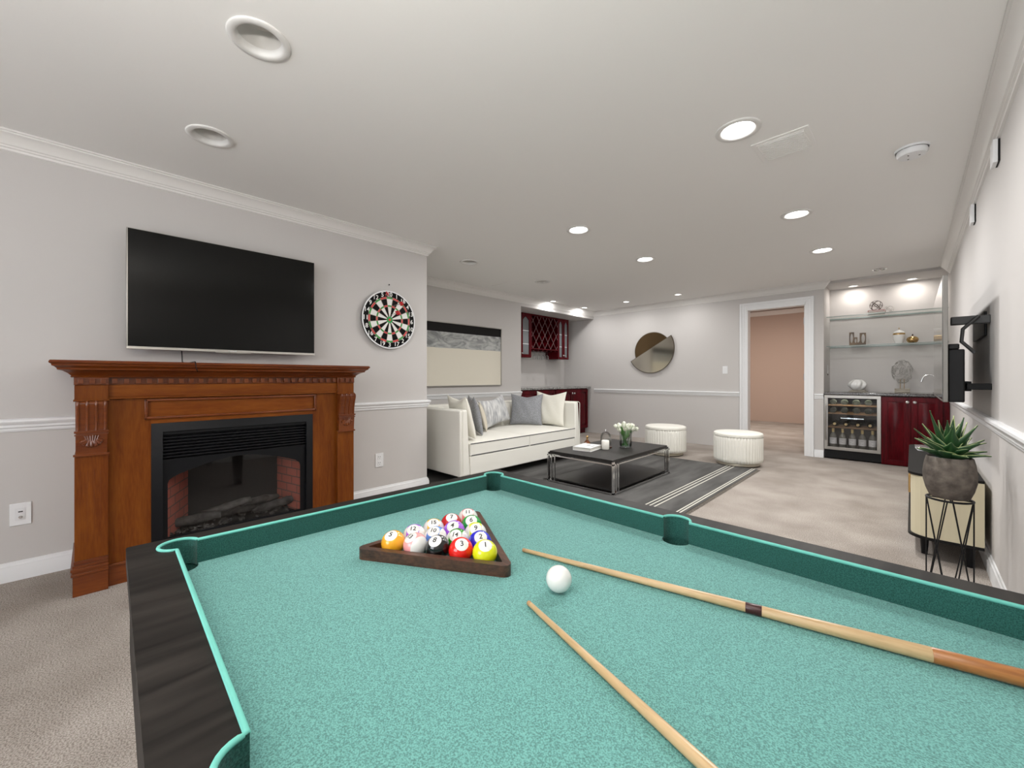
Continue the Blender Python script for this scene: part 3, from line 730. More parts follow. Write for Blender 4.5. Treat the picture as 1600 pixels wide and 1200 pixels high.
for s in (-1, 1):
    for k in range(-6, 12):
        p = (k*.165+.05, .02); dv = V(s*.56, .83).normalized()
        a, b_ = clipline(p, dv, .016, w-.016, .02, H_-.03)
        if b_-a < .03: continue
        for (bb, x, hh) in ((la, D_-.008, .004), (la2, D_-.2, .19)):
            c0 = Vector((p[0]+dv.x*a, p[1]+dv.y*a)); c1 = Vector((p[0]+dv.x*b_, p[1]+dv.y*b_)); nn = Vector((-dv.y, dv.x))*.0019
            if bb is la: bb.prism([tuple(c0+nn), tuple(c1+nn), tuple(c1-nn), tuple(c0-nn)], 'x', x, x+.006)
            elif k % 1 == 0: bb.prism([tuple(c0+nn*.8), tuple(c1+nn*.8), tuple(c1-nn*.8), tuple(c0-nn*.8)], 'x', .05, D_-.008)
la.obj('lattice_edging', mat('lattice_edge', (.26, .15, .15), .4), t)
la2.obj('lattice', M_CHERRY, t)
t = thing('stemware_rack', 'hanging wine glass rack under the lattice wine rack', 'rack', (XN+.003, 5.45, 1.574))
g = B()
for k in range(6): g.box(.03, D_-.01, .06+k*.12, .075+k*.12, -.022, -.0005).box(.03, D_-.01, .045+k*.12, .09+k*.12, -.026, -.022)
g.obj('runners', M_CHERRY, t)
M_GLASS = glassy('clear_glass', (.95, .97, .97), .7, .02, .02)
g0 = None
for k, y in enumerate((5.60, 5.72, 5.84, 5.96)):
    lb = 'upside down wine glass hanging under the wine rack, '+('leftmost', 'second from left', 'third from left', 'rightmost')[k]
    if g0 is None:
        g0 = thing('wine_glass', lb, 'wine glass', (-4.90, y, 1.546), group='wine glasses hanging under the lattice')
        B().lathe([(0, .004), (.032, .003), (.033, 0), (.004, -.004), (.0035, -.06), (.012, -.066), (.030, -.085), (.034, -.11), (.028, -.145)], 24, cap=False).obj('glass', M_GLASS, g0, smooth=True)
    else: dup(g0, (-4.90, y, 1.546), label=lb)

# ------------------------------------------------------------------ mirror on the back wall
t = thing('wall_mirror', 'round two part mirror of bronze and silver halves on the back wall', 'mirror', (-3.235, YB, 1.53))
RY = Matrix(((1, 0, 0, 0), (0, 0, -1, 0), (0, 1, 0, 0), (0, 0, 0, 1)))   # local xy -> xz, z -> -y
th = math.atan2(.431, .751)
R1, R2 = .335, .425
cc = (-.02, .04)
pts = [(cc[0]+R2*math.cos(th+PI+k*PI/48), cc[1]+R2*math.sin(th+PI+k*PI/48)) for k in range(49)]
def plate(pts, z0, z1, name, m, inset=0):
    me = fill2d([pts], z1-z0, z0); me.transform(RY); return mesh_obj(name, me, m, t)
M_MF = mat('mirror_rim', (.10, .075, .05), .4, metal=.6)
M_MS = mat('silver_mirror', (.66, .63, .55), .10, metal=1)
M_MB = mat('bronze_mirror', (.24, .165, .09), .16, metal=1)
cen = (.02, .0)
def shrink(pts, c, f): return [(c[0]+(p[0]-c[0])*f, c[1]+(p[1]-c[1])*f) for p in pts]
c2 = (cc[0]+.18*math.sin(th), cc[1]-.18*math.cos(th))
plate(pts, .02, .034, 'lower_frame', M_MF); plate(shrink(pts, c2, .975), .034, .0355, 'silver_half', M_MS)
up_ = circ(cen[0], cen[1]-.01, R1, 64)
plate(up_, .002, .018, 'upper_frame', M_MF); plate(shrink(up_, cen, .97), .018, .0195, 'bronze_half', M_MB)

# ------------------------------------------------------------------ bar niche: wine fridge
FXa, FXb = -.832, -.272
t = thing('wine_fridge', 'steel framed wine fridge with bottles under the bar worktop', 'wine fridge', (FXa, YB-.03, 0))
w = FXb-FXa; zf0, zf1 = .125, .838
M_FIN = mat('fridge_lining', (.05, .05, .052), .5)
B().box(0, .02, .03, .55, zf0-.1, zf1).box(w-.02, w, .03, .55, zf0-.1, zf1).box(.02, w-.02, .53, .55, zf0, zf1).box(.02, w-.02, .03, .53, zf1-.02, zf1).box(.02, w-.02, .03, .53, zf0, zf0+.02).obj('cabinet_body', M_FIN, t)
B().box(.004, w-.004, .025, .05, .015, zf0-.002).obj('kick_plate', M_BLACK, t, bevel=.003)
f = B(); q = .038
for a in ((0, w, zf0, zf0+q), (0, w, zf1-q, zf1), (0, q, zf0+q, zf1-q), (w-q, w, zf0+q, zf1-q)): f.box(a[0], a[1], 0, .026, a[2], a[3])
dd = f.obj('door', M_STEEL, t, bevel=.002)
B().box(q, w-q, .012, .016, zf0+q, zf1-q).obj('door_glass', glassy('fridge_glass', (.93, .93, .93), .7, .01, .01), dd)
B().tube([(.016, -.006, .25), (.016, -.028, .27), (.016, -.028, .70), (.016, -.006, .72)], .007, 10).obj('handle', M_STEEL, dd, smooth=True)
M_SHF = wood('shelf_beech', (.28, .17, .08), (.18, .10, .05), 6, 'x', .5, .1)
SH = [.705, .598, .418]
for z in SH:
    s = B().box(.022, w-.022, .034, .048, z-.008, z+.008)
    for k in range(5): s.box(.022, w-.022, .09+k*.09, .10+k*.09, z-.005, z+.001)
    s.obj('shelf', M_SHF, t)
B().box(.15, w-.15, .04, .10, .500, .585).obj('control_panel', M_BLACK, t, bevel=.004)
M_LED = mat('display_led', (.1, .1, .1), .5, emis=(.85, .93, 1), estr=2.2)
dsp = B()
for k in range(14):
    x = .17+k*.0165
    if k in (4, 5, 8, 9):
        for (a0, a1, b0, b1) in ((0, .009, 0, .002), (0, .009, .007, .009), (0, .009, .014, .016), (0, .002, 0, .016), (.007, .009, 0, .016)): dsp.box(x+a0, x+a1, .0385, .04, .532+b0, .532+b1)
    else: dsp.box(x, x+.008, .0385, .04, .537, .543)
dsp.obj('display', M_LED, t)
M_BOT = mat('wine_bottle_glass', (.02, .022, .016), .06, spec=.7, coat=.5)
M_BOTC = mat('clear_bottle_glass', (.16, .16, .14), .06, spec=.7, coat=.5)
M_LAB = mat('bottle_label', (.76, .76, .77), .6)
def bottle(loc, rot, label, standing, body_m, foil_m, has_label=True):
    b_ = thing('wine_bottle', label, 'bottle', loc)
    b_.rotation_euler = rot
    b_['group'] = 'bottles in the wine fridge'
    B().lathe([(0, 0), (.034, 0), (.0375, .005), (.0375, .145), (.034, .165), (.018, .19), (.0135, .205), (.0135, .225), (0, .225)], 28).obj('body', body_m, b_, smooth=True)
    B().lathe([(.0145, .200), (.0145, .243), (.0155, .244), (.0155, .250), (0, .251)], 20).obj('cap', foil_m, b_, smooth=True)
    if has_label:
        l = B().lathe([(.0382, .05), (.0382, .13)], 28, cap=False).obj('paper_label', M_LAB, b_, smooth=True)
        mk = B()
        for (z, x0, x1) in ((.112, -.5, .5), (.104, -.35, .3), (.082, -.45, -.2), (.07, -.1, .4)):
            for j in range(5):
                a = -PI/2+x0+(x1-x0)*j/5
                a2 = a+(x1-x0)/5*.7
                r = .0386
                vs = [mk.bm.verts.new((r*math.cos(q_), r*math.sin(q_), z_)) for q_, z_ in ((a, z), (a2, z), (a2, z+.003), (a, z+.003))]; mk.bm.faces.new(vs)
        mk.obj('print', mat('label_ink', (.12, .12, .14), .6), l)
    return b_
M_FOILG = mat('gold_foil', (.70, .55, .25), .4, metal=.4)
M_FOILW = mat('silver_foil', (.60, .58, .55), .4)
yb = YB-.03
base_b = None
pos = ('leftmost', 'second from left', 'middle', 'second from right', 'rightmost')
for k in range(5):
    x = FXa+.083+k*.0985
    lb = 'white labelled bottle standing at the bottom of the wine fridge, '+pos[k]
    if base_b is None: base_b = bottle((x, yb+.10, zf0+.0205), (0, 0, 0), lb, True, M_BOTC, M_FOILG)
    else: dup(base_b, (x, yb+.10, zf0+.0205), label=lb)
pos4 = ('leftmost', 'second from left', 'second from right', 'rightmost')
b4 = None
for k in range(4):
    x = FXa+.10+k*.118; lb = 'bottle lying with its pale cork end out on the lowest fridge shelf, '+pos4[k]
    if b4 is None: b4 = bottle((x, yb+.31, SH[2]+.04), (PI/2, 0, 0), lb, False, M_BOT, mat('cork_end', (.66, .50, .24), .6), False)
    else: dup(b4, (x, yb+.31, SH[2]+.04), label=lb)
b5 = None
for j, z in enumerate((SH[0], SH[1])):
    for k in range(4):
        x = FXa+.085+k*.118+(.0 if j else .0)
        lb = 'dark bottle lying on the %s shelf of the wine fridge, %s' % (('top', 'second')[j], pos4[k])
        if b5 is None: b5 = bottle((x, yb+.055, z+.04), (-PI/2, 0, 0), lb, False, M_BOT, M_BLACK, False)
        else: dup(b5, (x, yb+.055, z+.04), label=lb)
area_lamp('lamp', ((FXa+FXb)/2, yb+.045, zf1-.025), .4, 2.2, (1, .98, .94), 'RECTANGLE', size_y=.02)

# bar base cabinet
t = thing('base_cabinet', 'dark red two door cabinet right of the wine fridge', 'cabinet', (XR-.003, YB, 0), PI)
# local frame rotated: local x -> -X, local y -> -Y
w = XR-.003-(-.270)
B().box(0, w, -.55, -.0, .0, .838).obj('body', M_CHERRY, t, bevel=.002)
def door_neg_y(parent, x0, w_, h_, z0, knob):
    d = raised_door(parent, w_, h_, M_CHERRY, knob, knob_z=h_-.055)
    d.matrix_local = Matrix.Translation((x0, 0, z0)) @ Matrix.Rotation(PI/2, 4, 'Z') @ Matrix.Diagonal((1, -1, 1, 1))
    return d
door_neg_y(t, .056, .258, .82, .01, 1); door_neg_y(t, .317, .258, .82, .01, -1)
for d in [c_ for c_ in t.children if c_.name.startswith('door')]:
    me = d.data; me.flip_normals()
    for k_ in d.children: k_.data = k_.data.copy(); k_.data.flip_normals()
t = B().box(NX+.002, XR-.002, YB-.045, NY-.002, .8395, .878).obj('countertop', M_GRANITE, bevel=.012, segs=3); tag(t, 'black polished stone worktop across the bar niche', 'countertop')

# glass shelves
M_SHG = glassy('shelf_glass', (.97, .985, .98), .18, .02, .0)
M_SHE = mat('shelf_edge', (.20, .27, .25), .15)
for i, z in enumerate((1.885, 1.486)):
    t = thing('glass_shelf', ('upper glass shelf in the bar niche', 'lower glass shelf in the bar niche')[i], 'shelf', (NX+.003, 7.0, z))
    w = XR-NX-.006
    B().box(0, w, .003, .355, 0, .008).obj('pane', M_SHG, t)
    B().box(0, w, 0, .003, 0, .008).obj('front_edge', M_SHE, t)
    B().box(0, w, .351, .3575, -.002, .010).obj('back_edge', M_SHE, t)

# decor on the shelves
ZS1, ZS2, ZC = 1.893, 1.494, .878
M_BRZ = mat('bronze', (.045, .025, .015), .45, metal=.2)
def ring_orb(name, label, loc, R, r, m, cat='ornament', n=4):
    t = thing(name, label, cat, loc)
    for k, (ax, an) in enumerate([((1, 0, 0), PI/2), ((0, 1, .3), .9), ((.6, 1, 0), 2.1), ((1, .4, .2), .35)][:n]):
        Mx = Matrix.Rotation(an, 4, Vector(ax).normalized())
        pts = [Mx @ V(R*math.cos(a*PI/24), R*math.sin(a*PI/24), 0)+V(0, 0, R) for a in range(48)]
        B().tube(pts, r, 6, closed=True, flat=.6).obj('ring', m, t, smooth=True)
    return t
YS = 7.14
bk = thing('book', 'pale book at the bottom of the pair on the upper glass shelf', 'book', (-.335, YS, ZS1+.001), .05)
B().box(-.085, .085, -.06, .06, 0, .004).box(-.085, .085, -.06, .06, .022, .026).box(-.085, -.081, -.06, .06, .004, .022).obj('cover', mat('pale_cover', (.72, .74, .68), .5), bk)
B().box(-.080, .082, -.057, .057, .0045, .0215).obj('pages', mat('paper', (.78, .77, .72), .8), bk)
bk2 = thing('book', 'red book on top of the pale one on the upper glass shelf', 'book', (-.33, YS, ZS1+.0275), -.08)
B().box(-.08, .08, -.055, .055, 0, .004).box(-.08, .08, -.055, .055, .018, .022).box(-.08, -.076, -.055, .055, .004, .018).obj('cover', mat('red_cover', (.50, .05, .06), .5), bk2)
B().box(-.075, .077, -.052, .052, .0045, .0175).obj('pages', MATS['paper'], bk2)
ring_orb('ring_sphere', 'big bronze ring sphere standing on the red book', (-.335, YS, ZS1+.052), .062, .005, M_BRZ)
ring_orb('ring_sphere', 'small thin wire ring sphere on the upper glass shelf', (-.212, YS, ZS1+.0025), .046, .0022, mat('grey_wire', (.30, .28, .26), .35, metal=.7))
# bronze W sculpture
t = thing('cutout_sculpture', 'bronze block sculpture with oval cutouts on the lower glass shelf', 'sculpture', (-.52, YS, ZS2+.001))
def ell(cx, cz, a, b_, n=24): return [(cx+a*math.cos(2*PI*k/n), cz+b_*math.sin(2*PI*k/n)) for k in range(n)]
outl = [(-.085, 0), (.085, 0), (.085, .165), (.022, .165), (.022, .06), (.012, .04), (-.002, .04), (-.002, .11), (-.036, .11), (-.036, .18), (-.085, .18)]
me = fill2d([outl, ell(-.061, .100, .015, .064)[::-1], ell(-.02, .066, .011, .030)[::-1], ell(.056, .09, .019, .060)[::-1]], .035, -.0175)
me.transform(Matrix(((1, 0, 0, 0), (0, 0, 1, 0), (0, 1, 0, 0), (0, 0, 0, 1))))
mesh_obj('body', me, mat('aged_bronze', (.13, .08, .038), .4, metal=.3, col2=(.035, .02, .012), vscale=12), t, bevel=.002)
# white jar with gold band
t = thing('lidded_jar', 'tall white lidded jar with gold band on the lower glass shelf', 'jar', (-.118, YS, ZS2+.001))
M_WC = mat('white_ceramic', (.82, .82, .80), .2, coat=.4)
B().lathe([(0, 0), (.032, 0), (.036, .006), (.050, .05), (.056, .09), (.057, .113)], 40, cap=False).obj('body', M_WC, t, smooth=True)
B().lathe([(.057, .113), (.059, .118), (.056, .134), (.054, .136)], 40, cap=False).obj('gold_band', M_GOLD, t, smooth=True)
lid = B().lathe([(.056, .136), (.050, .150), (.03, .166), (.008, .174), (.005, .178), (0, .178)], 40, cap=False).obj('lid', M_WC, t, smooth=True)
B().lathe([(.003, .176), (.003, .19), (.007, .195), (.005, .203), (0, .205)], 16, cap=False).obj('finial', M_GOLD, lid, smooth=True)
t = thing('gold_pot', 'small round gold lidded pot beside the white jar', 'pot', (.005, YS, ZS2+.001))
M_GP = mat('mottled_gold', (.70, .50, .22), .22, metal=1, col2=(.45, .27, .12), vscale=20)
B().lathe([(0, 0), (.022, 0), (.045, .015), (.057, .042), (.054, .055)], 36, cap=False).obj('body', M_GP, t, smooth=True)
ld = B().lathe([(.055, .055), (.05, .068), (.03, .084), (.010, .090), (0, .090)], 36, cap=False).obj('lid', M_GP, t, smooth=True)
B().lathe([(.004, .088), (.004, .096), (.010, .102), (.006, .112), (0, .116)], 12, cap=False).obj('finial', M_BRZ, ld, smooth=True)
# swirl vase on counter
t = thing('swirl_vase', 'white twisted round vase on a thin base on the bar worktop', 'vase', (-.52, YS, ZC+.001))
b = B(); nu, nv = 60, 26; rows = []
for j in range(nv+1):
    v_ = j/nv; z = .02+.145*v_; pr = .03+.062*math.sin(PI*min(1, v_*.93+.05))**.8
    rows.append([b.bm.verts.new((((pr+.010*math.sin(7*(2*PI*i/nu)+v_*5)*math.sin(PI*v_))*math.cos(2*PI*i/nu+v_*1.2)), ((pr+.010*math.sin(7*(2*PI*i/nu)+v_*5)*math.sin(PI*v_))*math.sin(2*PI*i/nu+v_*1.2)), z)) for i in range(nu)])
for j in range(nv):
    for i in range(nu): k = (i+1) % nu; b.bm.faces.new((rows[j][i], rows[j][k], rows[j+1][k], rows[j+1][i]))
b.bm.faces.new(rows[0][::-1])
b.obj('body', M_WC, t, smooth=True, angle=80)
B().lathe([(0, .163), (.032, .163), (.034, .167), (.03, .168)], 24, cap=False).obj('rim', mat('vase_rim_dark', (.10, .09, .08), .4), t)
B().box(-.09, .10, -.05, .05, .0, .010).box(-.07, .08, -.04, .04, .010, .02).obj('base', mat('stone_base', (.42, .38, .31), .5, var=.3), t, bevel=.002)
# wire ball sculpture
t = thing('wire_ball_sculpture', 'silver tangled wire ball on two stems and a stone block', 'sculpture', (-.088, YS, ZC+.001))
rr = random.Random(11); b = B(); Rb = .118; cz = .262
for k in range(150):
    v_ = V(rr.gauss(0, 1), rr.gauss(0, 1), rr.gauss(0, 1)).normalized(); pts = []
    d_ = V(rr.gauss(0, 1), rr.gauss(0, 1), rr.gauss(0, 1)).normalized().cross(v_)
    for s in range(5):
        v_ = (v_+d_*.16+V(rr.gauss(0, .07), rr.gauss(0, .07), rr.gauss(0, .07))).normalized()
        w_ = v_*rr.uniform(.86, 1.0); pts.append(V(w_.x*.105, w_.y*.105, w_.z*.152+cz))
    b.tube(pts, .0022, 4)
o = b.obj('wire_ball', mat('silver_wire', (.42, .41, .39), .4, metal=.4), t)
B().lathe([(.003, .05), (.003, .17)], 8, c=(-.018, 0, 0)).obj('stem', M_GOLD, t); B().lathe([(.003, .05), (.003, .17)], 8, c=(.018, 0, 0)).obj('stem', M_GOLD, t)
B().box(-.07, .07, -.035, .035, 0, .05).obj('base', mat('travertine', (.45, .41, .34), .6, col2=(.22, .19, .15), vscale=14, stretch=(1, 1, 6)), t, bevel=.002)
# faucet
t = thing('bar_faucet', 'curved chrome faucet on the bar worktop beside the second television', 'faucet', (.205, 7.22, ZC+.001))
B().lathe([(.024, 0), (.024, .006), (.014, .014), (.012, .05)], 20).obj('base', M_CHROME, t, smooth=True)
sp_ = [(0, 0, .04)]+[(0, 0, .12)]+[(-.055+.055*math.cos(a), 0, .17+.055*math.sin(a)) for a in [k*PI/10*.92 for k in range(11)]]+[(-.118, 0, .155)]
B().tube(sp_, .007, 10).obj('spout', M_CHROME, t, smooth=True)
B().tube([(-.118, 0, .155), (-.122, 0, .135)], .011, 10).obj('nozzle', M_CHROME, t, smooth=True)
B().tube([(0, 0, .03), (0, -.03, .05), (0, -.06, .058)], .005, 8).obj('lever', M_CHROME, t, smooth=True)
t = thing('hanging_cord', 'short white pull cord on the side wall of the bar niche', 'cord', (NX+.004, 7.1, 1.12))
B().tube([(.0, 0, .12), (.003, 0, .05), (.002, 0, .0)], .002, 6).obj('cord', M_WHITEP, t)
B().tube([(.003, 0, .0), (.006, 0, -.02)], .005, 8).obj('pull', M_BRZ, t)

# ------------------------------------------------------------------ second television on an arm at the right wall
t = thing('television', 'edge on silver rimmed television on a bracket at the right wall', 'television', (.150, 3.90, .932), PI)
w, hgt = 1.24, .70
B().box(.008, .028, -w/2, w/2, 0, hgt).obj('casing', mat('dull_silver_casing', (.20, .19, .175), .45, metal=.8), t, bevel=.002)
B().box(.028, .0305, -w/2+.01, w/2-.01, .014, hgt-.006).obj('screen', mat('grey_screen', (.03, .03, .028), .06, spec=.8, coat=1), t)
B().box(-.055, .008, -.50, .60, 0, .29).box(-.035, .008, -.50, .605, .29, .32).obj('back_cover', M_BLACK, t, bevel=.006)
t2 = thing('television_bracket', 'black folding wall bracket behind the right hand television', 'bracket', (XR, 3.90, 1.25))
B().box(-.012, 0, -.30, .30, .06, .20).obj('wall_plate', M_BLACK, t2, bevel=.003)
for y in (-.42,):
    B().box(-.150, -.0, y-.03, y+.03, .12, .165).obj('arm', mat('bracket_grey', (.055, .055, .055), .5), t2, bevel=.004)
B().tube([(-.045, -.46, .16), (-.105, -.47, .09), (-.11, -.47, .02), (-.06, -.48, -.045)], .009, 10).obj('lever', MATS['bracket_grey'], t2, smooth=True)
for y in (-.50,): B().box(-.092, 0, y, y+.06, -.25, -.215).obj('lower_arm', M_BLACK, t2, bevel=.002)
B().box(-.095, -.07, -.44, .40, -.26, -.205).obj('cross_bar', M_BLACK, t2, bevel=.002)

# ------------------------------------------------------------------ console under it
t = thing('console_cabinet', 'cream sideboard with black top and rounded end at the right wall', 'cabinet', (.284, 3.40, 0))
# local: x from -.30 (front) to 0 (wall side), y from 0 (near) to 1.5
def rounded(d, r, L, n=8):
    pts = [(0, 0), (0, L)]
    pts += [(-d+r+r*math.cos(a), L-r+r*math.sin(a)) for a in [PI/2+k*PI/2/n for k in range(n+1)]]
    pts += [(-d+r+r*math.cos(a), r+r*math.sin(a)) for a in [PI+k*PI/2/n for k in range(n+1)]]
    return pts[::-1]
cm = mat('cream_lacquer', (.70, .64, .46), .45, stretch=(1, 1, .05), col2=(.64, .58, .41), vscale=14)
B().prism(rounded(.290, .10, 1.5, 5), 'z', .135, .485).obj('body', cm, t, smooth=True, angle=12)
B().prism(rounded(.302, .105, 1.504, 8), 'z', .486, .50).obj('top', mat('soft_black', (.012, .011, .010), .7, spec=.15), t, smooth=True)
B().prism(rounded(.302, .105, 1.504, 8), 'z', .118, .134).obj('bottom_rim', M_BLACK, t, smooth=True)
for x, y in ((-.23, .13), (-.05, .05), (-.23, 1.36), (-.05, 1.42)):
    B().lathe([(.014, 0), (.022, .118)], 16, c=(x, y, 0)).obj('leg', M_BLACKM, t, smooth=True)
for y in (.42, .80): B().box(-.302, -.292, y, y+.012, .30, .42).obj('handle', M_GOLD, t, bevel=.002)
tg = thing('box', 'small white box on the black top of the cream sideboard', 'box', (.075, 4.55, .501), .1)
B().box(-.05, .05, -.08, .08, 0, .018).obj('base', M_WHITEP, tg, bevel=.002); B().box(-.052, .052, -.082, .082, .0185, .028).obj('lid', mat('mirror_lid', (.75, .75, .75), .15, metal=.8), tg, bevel=.002)

# ------------------------------------------------------------------ plant stand and plant
PXY = (.128, 2.86)
t = thing('plant_stand', 'thin black wire plant stand beside the right wall', 'plant stand', (*PXY, 0), math.radians(2))
rs_ = .078; zt_ = .488
B().tube([(rs_*math.cos(a*PI/20), rs_*math.sin(a*PI/20), zt_) for a in range(40)], .005, 8, closed=True).obj('top_ring', M_BLACKM, t, smooth=True)
B().tube([(rs_*math.cos(a*PI/20), rs_*math.sin(a*PI/20), .004) for a in range(40)], .004, 8, closed=True).obj('bottom_ring', M_BLACKM, t, smooth=True)
B().tube([(-rs_, 0, zt_), (rs_, 0, zt_)], .003, 6).tube([(0, -rs_, zt_), (0, rs_, zt_)], .003, 6).obj('cross_wire', M_BLACKM, t)
view = math.atan2(2.86, .128)
for a in (view+PI/2, view-PI/2):
    B().tube([(rs_*math.cos(a), rs_*math.sin(a), .004), (rs_*math.cos(a), rs_*math.sin(a), zt_)], .0028, 6).obj('upright', M_BLACKM, t)
for k in range(4):
    a0 = view+PI/2+k*PI/2+.12; a1 = a0+PI/2-.24
    b = B()
    for (p, q_) in ((a0, a1), (a1, a0)):
        b.tube([(rs_*math.cos(p), rs_*math.sin(p), zt_), (rs_*math.cos(q_), rs_*math.sin(q_), .004)], .0026, 6)
    b.obj('cross_brace', M_BLACKM, t)
t = thing('potted_agave', 'green spiky agave in a rough grey stone pot on the wire stand', 'potted plant', (*PXY, zt_+.006))
sm = mat('rough_stone', (.19, .165, .142), .9, col2=(.095, .082, .072), vscale=22, bump=.9, bscale=55, spec=.1, detail=8)
B().lathe([(rr_*.74, z_) for rr_, z_ in [(0, 0), (.080, 0), (.094, .008), (.110, .04), (.122, .08), (.124, .12), (.116, .165), (.108, .192), (.104, .195), (.098, .190), (.098, .172), (0, .172)]], 56, cap=False).obj('pot', sm, t, smooth=True, angle=50)
rr = random.Random(5); pb_ = B()
for k in range(170):
    a = rr.uniform(0, 2*PI); r = .069*math.sqrt(rr.random()); s_ = rr.uniform(.0045, .008)
    M_ = Matrix.Translation((r*math.cos(a), r*math.sin(a), .174+rr.uniform(0, .012))) @ Matrix.Rotation(rr.uniform(0, 6), 4, 'Z') @ Matrix.Diagonal((s_*1.3, s_, s_*.7, 1))
    bmesh.ops.create_icosphere(pb_.bm, subdivisions=2, radius=1, matrix=M_)
o = pb_.obj('pebbles', mat('pebble', (.50, .47, .46), .5, col2=(.13, .14, .17), vscale=35, detail=0), t, smooth=True, angle=180); o['kind'] = 'stuff'
# leaf material: green with pale margins from a UV across the blade
lm = bpy.data.materials.new('agave_leaf'); lm.use_nodes = True; nt = lm.node_tree; bs = nt.nodes['Principled BSDF']
uvn = nt.nodes.new('ShaderNodeTexCoord'); sp = nt.nodes.new('ShaderNodeSeparateXYZ'); nt.links.new(uvn.outputs['UV'], sp.inputs[0])
rp = nt.nodes.new('ShaderNodeValToRGB'); e = rp.color_ramp.elements
e[0].position = 0; e[0].color = (.40, .46, .20, 1); e[1].position = 1; e[1].color = (.40, .46, .20, 1)
for p_, c_ in ((.012, (.25, .32, .13, 1)), (.035, (.020, .075, .022, 1)), (.3, (.010, .055, .014, 1)), (.5, (.03, .105, .03, 1)), (.7, (.010, .055, .014, 1)), (.965, (.020, .075, .022, 1)), (.988, (.25, .32, .13, 1))):
    q_ = rp.color_ramp.elements.new(p_); q_.color = c_
nt.links.new(sp.outputs['X'], rp.inputs[0]); nt.links.new(rp.outputs[0], bs.inputs['Base Color']); bs.inputs['Roughness'].default_value = .38
def leaf(az, el, L, wd, curl, twist=0):
    b = B(); uvl = b.bm.loops.layers.uv.new('UVMap'); n = 12; m_ = 7; rows = []
    for j in range(n+1):
        s = j/n; e_ = el-curl*s*s
        if j == 0: p = V(.012, 0, 0); 
        else: p = p+V(math.cos(e_), 0, math.sin(e_))*(L/n)
        wdt = wd*1.95*(.55+.38*math.sin(PI*min(1, s*1.35)))*(1-s**2.6)
        nrm = V(-math.sin(e_), 0, math.cos(e_)); row = []
        for i in range(m_):
            u_ = i/(m_-1)*2-1
            row.append(b.bm.verts.new(p+V(0, 1, 0)*u_*wdt*.5+nrm*(abs(u_)**1.5)*wdt*.20+nrm*(-.004 if abs(u_) < .9 else 0)))
        rows.append(row)
    for j in range(n):
        for i in range(m_-1):
            f_ = b.bm.faces.new((rows[j][i], rows[j][i+1], rows[j+1][i+1], rows[j+1][i]))
            for l, uu in zip(f_.loops, (i, i+1, i+1, i)): l[uvl].uv = (uu/(m_-1), j/n)
    R = Matrix.Translation((0, 0, .178)) @ Matrix.Rotation(az, 4, 'Z') @ Matrix.Rotation(twist, 4, 'X')
    bmesh.ops.transform(b.bm, matrix=R, verts=b.bm.verts)
    for v in b.bm.verts: v.co.x *= .80; v.co.y *= .80
    me = bpy.data.meshes.new('leaf'); b.bm.to_mesh(me); b.bm.free()
    o = mesh_obj('leaf', me, lm, t, smooth=True, angle=180)
    so = o.modifiers.new('solid', 'SOLIDIFY'); so.thickness = .003; so.offset = -1
rr = random.Random(21)
def ring_leaves(n, off, el, L, wd, curl):
    for k in range(n):
        leaf(off+2*PI*k/n+rr.uniform(-.12, .12), el+rr.uniform(-.08, .08), L*rr.uniform(.9, 1.1), wd, curl*rr.uniform(.8, 1.2), rr.uniform(-.15, .15))
ring_leaves(9, .3, .40, .15, .052, .2)
ring_leaves(8, .75, .75, .16, .054, .2)
ring_leaves(7, .1, 1.05, .185, .052, .1)
ring_leaves(4, 1.0, 1.32, .20, .046, -.05)
# the few longest blades
R0 = math.radians(44.3)
leaf(R0+PI, 1.12, .26, .03, -.1); leaf(R0+PI+.15, .62, .235, .03, .35); leaf(R0-.05, .55, .215, .032, .38); leaf(R0+.1, 1.0, .21, .022, -.1); leaf(R0+PI-.25, .78, .22, .032, .1)
leaf(R0-PI/2-.1, .72, .12, .055, .3); leaf(R0-PI/2+.5, .80, .14, .05, .3)

# ------------------------------------------------------------------ rug
t = thing('area_rug', 'dark grey rug with pale stripes under the coffee table', 'rug', (-2.685, 3.86, 0.001))
RX, RYH = 1.415, 1.49
rm = mat('charcoal_rug', (.075, .073, .070), .9, col2=(.125, .122, .118), vscale=7, stretch=(1, .22, 1), bump=.5, bscale=220, spec=.1)
B().box(-RX, RX, -RYH, RYH, 0, .010).obj('pile', rm, t)
for x in (RX-.32, RX-.285, RX-.245, RX-.06, RX-.035, -RX+.03): B().box(x, x+.012, -RYH, RYH, .010, .0115).obj('stripe', mat('pale_yarn', (.55, .53, .47), .9), t)
fg = B(); rr = random.Random(2)
for k in range(260):
    y = -RYH+k*2*RYH/260; fg.tube([(RX, y, .006), (RX+.014, y+rr.uniform(-.006, .006), .006), (RX+.028, y+rr.uniform(-.01, .01), .002)], .0022, 4)
o = fg.obj('fringe', mat('dark_yarn', (.16, .14, .12), .95), t); o['kind'] = 'stuff'
ZR = .0125

